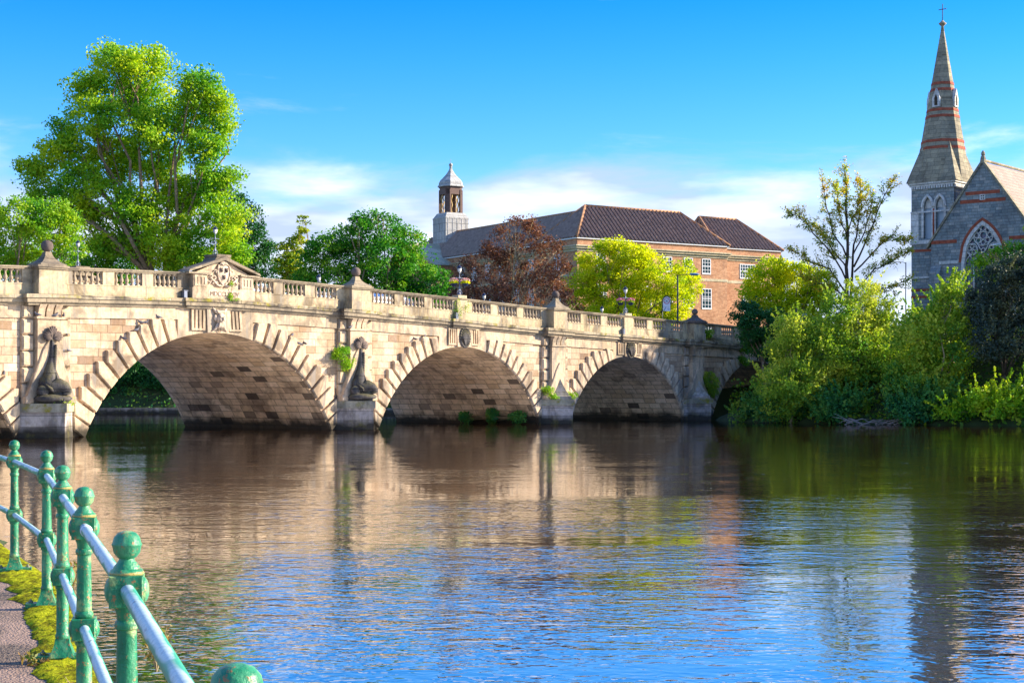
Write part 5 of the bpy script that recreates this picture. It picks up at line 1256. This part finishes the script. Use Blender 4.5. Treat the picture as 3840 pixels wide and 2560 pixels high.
for (s_, t_, z, lb, sc) in ((34.72, .2, zt(34.6)+.2, 'lamp with pale flower baskets over the second arch', 1), (55.1, .2, zt(55)+.2, 'lamp with pink flower baskets over the third arch', 1), (75.1, .2, zt(75)+.2, 'lamp head showing above the bush at the far bridge end', 1),
                    (12.3, W-.35, 11.0, 'lamp on the far parapet left of the pediment, before the tall tree', .82), (34.6, W-.2, zt(34.6)+.2, 'lamp top peeping over the parapet left of the second ball finial', 1), (54.3, W-.2, zt(55)+.2, 'lamp top peeping over the parapet right of the pale flower baskets', 1),
                    (71.5, W-.2, zt(73)+.1, 'dark lamp top peeping over the parapet left of the pink flower baskets', 1)):
    o = copy_tree(lp); o.location = BP(s_, t_, z); o['label'] = lb; o.scale = (sc,)*3
pet = [plain('pink_petals', (.72,.22,.33), .6), plain('pale_pink_petals', (.80,.45,.42), .6)]
def basket(loc, pm_, lm, label, seed, r=.34):
    o = empty('flower_basket', loc, 0, label, 'flower basket', 'flower baskets on the bridge lamps'); rg = np.random.default_rng(seed)
    mb = MB(); mb.lathe([(.03,-.22), (.15,-.2), (.22,-.1), (.25,.02), (.24,.04)], seg=14); mb.build('bowl', cap_m, o, True)
    mb = MB(); mb.tube([(0,0,.05), (0,-.02,.35)], .008, 4); mb.build('hanger', iron, o)
    d = rg.normal(size=(900, 3)); d /= np.linalg.norm(d, axis=1)[:, None]; d[:, 2] = np.abs(d[:, 2])*.8-.32; leaf_quads('foliage', d*r*(.6+.45*rg.random((900, 1)))+np.array([0, 0, .1]), .075, lm, rg, o)
    d = rg.normal(size=(260, 3)); d /= np.linalg.norm(d, axis=1)[:, None]; d[:, 2] = np.abs(d[:, 2])*.7+.15; leaf_quads('flowers', d*r*1.03+np.array([0, 0, .1]), .06, pm_, rg, o, aspect=1)
for s_, nm, lm, pm_, sd_ in ((34.72, 'second', L_['gold'], pet[1], 1), (55.1, 'third', L_['willow'], pet[0], 5)):
    for k, (ds, side) in enumerate(((-.32, 'left'), (.34, 'right'))):
        basket(BP(s_+ds*.9, .2-ds*.9, zt(s_)+.2+.88), pm_, lm, '%s flower basket on the lamp over the %s arch' % (side, nm), sd_+k)
# small grey boxes on the parapet face
for s_, nm in ((9.55, 'small grey box on the parapet left of the pediment'), (34.0, 'small dark box low on the parapet beside the creeper'), (54.35, 'small dark box low on the parapet over the third arch')):
    mb = MB(); z = zl(s_)+.02; mb.bevbox(-.13, .13, -.16, .1, 0, .42, .02); mb.box(-.16, .16, -.18, .1, .421, .46)
    tag(mb.build('service_box', iron), nm, 'box', 'boxes on the parapet'); o = bpy.context.scene.objects[-1] if False else [x for x in bpy.data.objects if x.get('label') == nm][0]
    o.location = BP(s_, -.1, z); o.rotation_euler = (0, 0, TH)
def S_at(x, t):                                      # position along the bridge seen at photo column x, t metres behind its face
    r = (x-1920)/6000; d = (.64617, .763193); n = (-.763193, .64617); O = (-26.103, 89.7)
    return (r*(O[1]+t*n[1])-O[0]-t*n[0])/(d[0]-r*d[1])
# speed limit sign
so = empty('speed_limit_sign', BP(S_at(2500, 7), 7, zt(66)-1.2), 0, 'white 30 speed limit sign with dark arched frame beyond the parapet', 'road sign')
dz = 10.75-so.location.z; fr = plain('dark_green_frame', (.01,.035,.03), .4); wh = plain('white_sign_face', (.78,.79,.82), .5, var=.04)
mb = MB(); mb.tube([(-.40,.03,-.2), (-.40,.03,dz+.1)], .045, 8); pts = [(-.36*math.cos(PI*k/12)*1.0, .03, dz+.12+.42*math.sin(PI*k/12)) for k in range(13)]; mb.tube(pts, .05, 6); mb.tube([(.36,.03,dz+.14), (.36,.03,dz-.2)], .05, 6); mb.build('frame', fr, so, True)
mb = MB(); pl_ = [(-.33,dz-.42), (.33,dz-.42), (.33,dz+.12)]+[(.33*math.cos(PI*k/12), dz+.12+.36*math.sin(PI*k/12)) for k in range(1, 12)]+[(-.33,dz+.12)]; mb.prism(pl_, -.03, .01)
mb.box(-.33, .33, -.03, .01, dz-.84, dz-.44); fc = mb.build('face', wh, so)
mb = MB(); n = 28
for r0, r1 in ((.225, .285),):
    vs = [(r_*math.cos(2*PI*k/n), -.036, dz+.1+r_*math.sin(2*PI*k/n)) for r_ in (r0, r1) for k in range(n)]; mb.add(vs, [(k, (k+1) % n, n+(k+1) % n, n+k) for k in range(n)])
mb.build('red_ring', plain('sign_red', (.5,.01,.04), .4, var=.02), fc)
tcu = bpy.data.curves.new('numerals', 'FONT'); tcu.body = '30'; tcu.size = .30; tcu.align_x = 'CENTER'; tmp = bpy.data.objects.new('t', tcu); me = bpy.data.meshes.new_from_object(tmp); bpy.data.objects.remove(tmp); me.materials.clear()
o = obj('numerals', me, plain('sign_black', (.01,.03,.05), .4), fc); o.location = (0, -.036, dz-.02); o.rotation_euler = (PI/2, 0, 0)
mb = MB(); mb.prism([(-.3,dz-.82), (-.22,dz-.82), (-.02,dz-.46), (-.1,dz-.46)], -.036, -.032); mb.box(.05, .24, -.036, -.031, dz-.6, dz-.57); mb.box(.08, .26, -.036, -.031, dz-.72, dz-.67); mb.build('diagonal_stripe', plain('sign_grey', (.25,.33,.42), .5), fc)
# modern street lights
steel = plain('dark_grey_steel', (.03,.045,.06), .4, .5)
def street_light(loc, h, arm, label, rz=0, arms=1, head_m=None):
    o = empty('street_light', loc, rz, label, 'street light', 'tall street lights'); mb = MB(); mb.tube([(0,0,-.3), (0,0,h*.35), (0,0,h)], [.10,.085,.06], 8); mb.tube([(0,0,h-.15), (arm*.15,0,h+.02), (arm*.9,0,h+.06)], .035, 6); mb.build('pole', steel, o, True)
    mb = MB(); mb.ell((arm*1.0, 0, h+.06), (.5, .17, .13), 12, 6); mb.build('lamp_head', head_m or plain('blue_grey_head', (.12,.25,.42), .4), o, True)
    return o
street_light(BP(S_at(2541, 9), 9.0, 6.4), 13.6-6.4, 1.6, 'dark street light with blue head right of the speed limit sign')
street_light((gb(3397, 185)[0], 185, 6), 17.3-6, -1.9, 'slim street light left of the church tower', 0)
street_light((gb(3743, 141)[0], 141, 6), 15.3-6, -.2, 'short armed street light standing before the church window', 0, head_m=plain('pale_head', (.7,.68,.6), .4))
# traffic signals
ts = empty('traffic_signal', (gb(2986, 158)[0], 158, 6.3), 0, 'dark traffic signal with two white edged backboards behind the willows', 'traffic signal')
mb = MB(); mb.tube([(0,0,0), (0,0,4.35)], .06, 8); mb.tube([(-.5,0,3.9), (.9,0,3.9)], .03, 6); mb.build('pole', steel, ts, True)
for x, z in ((-.47, 3.0), (.82, 3.05)):
    mb = MB(); mb.box(x-.2, x+.2, -.02, .03, z-.62, z+.72); hd = mb.build('backboard', steel, ts)
    mb = MB(); 
    for a, b, c_, d_ in ((-.225,-.175,-.65,.75), (.175,.225,-.65,.75), (-.22,.22,.7,.752), (-.22,.22,-.652,-.6)): mb.box(x+a, x+b, -.026, -.0201, z+c_, z+d_)
    mb.build('white_border', wh, hd)
    mb = MB()
    for k in range(3): mb.lathe([(.1,0), (.12,.02), (.12,.12)], seg=12); v = mb.v[-36:]; mb.v[-36:] = [(x+a, -.02-c_, z+.42-.36*k+b) for a, b, c_ in v]
    mb.build('signal_lens', cap_m, hd)
# white car on the bridge, glimpsed between the balusters
cr_ = empty('white_car', BP(30.2, 3.4, zt(30)-1.2), TH, 'white car on the bridge glimpsed between the balusters right of the second pedestal', 'car')
carw = plain('white_car_paint', (.8,.8,.82), .25, var=.02)
prof = [(-2.1,.3), (-2.15,.75), (-1.95,.98), (-1.1,1.05), (-.55,1.42), (.75,1.45), (1.45,1.08), (2.05,.98), (2.15,.6), (2.1,.3)]
mb = MB(); mb.loft([[(x*.97, -.82, z) for x, z in prof], [(x, -.86, z-(.02 if z > 1 else 0)) for x, z in prof], [(x, .86, z-(.02 if z > 1 else 0)) for x, z in prof], [(x*.97, .82, z) for x, z in prof]]); mb.build('body', carw, cr_)
mb = MB(); mb.prism([(-1.0,1.06), (1.3,1.08), (.7,1.38), (-.5,1.36)], -.875, -.868); mb.build('side_window', glass, cr_)
for x in (-1.3, 1.32):
    for y in (-.8, .8):
        mb = MB(); mb.tube([(x, y-.1, .32), (x, y+.1, .32)], .33, 16); mb.build('wheel', steel, cr_)
# flower troughs along the footway
tl = plain('trough', (.2,.12,.08), .8)
for s_, lb, cols_ in ((17.2, 'flower trough with lime green plants behind the balusters right of the pediment', ('gold',)), (20.2, 'flower trough with pink and yellow flowers behind the balusters left of the second pedestal', ('willow',)), (37.0, 'flower trough with pink flowers behind the balusters right of the creeper', ('teal',))):
    o = empty('flower_trough', BP(s_, 1.0, zt(s_)-1.2), TH, lb, 'flower trough', 'flower troughs on the footway'); mb = MB(); mb.box(-.55, .55, -.18, .18, 0, .42); mb.box(-.6, .6, -.22, .22, .4, .46); mb.build('trough', tl, o)
    rg = np.random.default_rng(int(s_)); P_ = rg.normal(size=(500, 3))*np.array([.28, .1, .1])+np.array([0, 0, .58]); leaf_quads('foliage', P_, .08, L_[cols_[0]], rg, o)
    P_ = rg.normal(size=(130, 3))*np.array([.3, .12, .09])+np.array([0, -.05, .66]); leaf_quads('flowers', P_, .07, pet[0], rg, o, aspect=1)
# pigeons
pg = plain('pigeon_plumage', (.10,.10,.12), .6, var=.5, scale=30)
def pigeon(loc, rz, label):
    o = empty('pigeon', loc, rz, label, 'bird', 'pigeons resting on the stonework'); mb = MB()
    path = [(-.26,0,.075,.012), (-.17,0,.085,.03), (-.08,0,.10,.062), (.02,0,.115,.078), (.09,0,.135,.068), (.13,0,.175,.045), (.145,0,.215,.036), (.165,0,.245,.038), (.19,0,.25,.026), (.205,0,.245,.010), (.225,0,.238,.004)]
    mb.tube([p_[:3] for p_ in path], [p_[3] for p_ in path], 8); mb.tube([(.02,.02,.06), (.03,.02,0)], .006, 4); mb.tube([(.02,-.02,.06), (.03,-.02,0)], .006, 4); mb.build('body', pg, o, True)
    return o
spots = [(4.9, 'first'), (6.0, 'second'), (6.5, ''), (7.3, ''), (8.6, '')]
def vtop(s_): return min(VTOP, key=lambda q: abs(q[0]-s_))
def s_px(x): return S_at(x, 0)
names = {462: 'pigeon with raised wings on the seventh voussoir left of the middle keystone', 510: 'pigeon on the voussoir just left of a close pair, left side of the middle arch', 594: 'pigeon highest on the left side of the middle arch', 1119: 'pigeon second from the highest on the right side of the middle arch',
         1094: 'pigeon highest on the right side of the middle arch', 1142: 'third pigeon down the right side of the middle arch', 1555: 'lower pigeon on the left side of the second arch', 1591: 'upper pigeon on the left side of the second arch', 13: 'lone pigeon on the arch stones at the left edge'}
k = 0
for x, lb in names.items():
    s_ = s_px(x); vs_, vz = vtop(s_); pigeon(BP(s_, -.06, vz+.0 if abs(vs_-s_) < .9 else vz), rn.uniform(0, 6.3), lb)
s_ = s_px(546); vs_, vz = vtop(s_); pigeon(BP(vs_+.12, -.05, vz), .4, 'right pigeon of the close pair on the left side of the middle arch'); pigeon(BP(vs_-.2, -.05, vz), 3.4, 'left pigeon of the close pair on the left side of the middle arch')
for ds, lb in ((-.85, 'pigeon on the left corner of the first pilaster head'), (.25, 'pigeon in the middle of the first pilaster head'), (.8, 'pigeon on the right corner of the first pilaster head')): pigeon(BP(ds, -.46, zl(0)-1.24), rn.uniform(0, 6), lb)
pigeon(BP(24-.85, -.46, zl(24)-1.24), 1, 'pigeon on the left corner of the second pilaster head')
for s_, zz, lb in ((1.25, 1, 'pigeon on the top quoin right of the first pilaster'), (1.0, 2, 'left of two pigeons on the lower quoin right of the first pilaster'), (1.4, 2, 'right of two pigeons on the lower quoin right of the first pilaster')):
    pigeon(BP(s_, -.1, zl(0)-1.35-.9*zz-.03), rn.uniform(0, 6), lb)
# far tree line beyond everything
rg = np.random.default_rng(99); n = 26000; X = rg.uniform(-260, 260, n); Y = 300+40*np.sin(X*.02)+rg.uniform(0, 30, n)
hh = (7+3*np.sin(X*.11)+2*np.sin(X*.37+1))*rg.random(n)**.7
leaf_quads('treeline', np.column_stack([X, Y, 7+hh]), 1.5, L_['deep'], rg, kind='stuff', label='far off low line of trees beyond the town', cat='treeline')
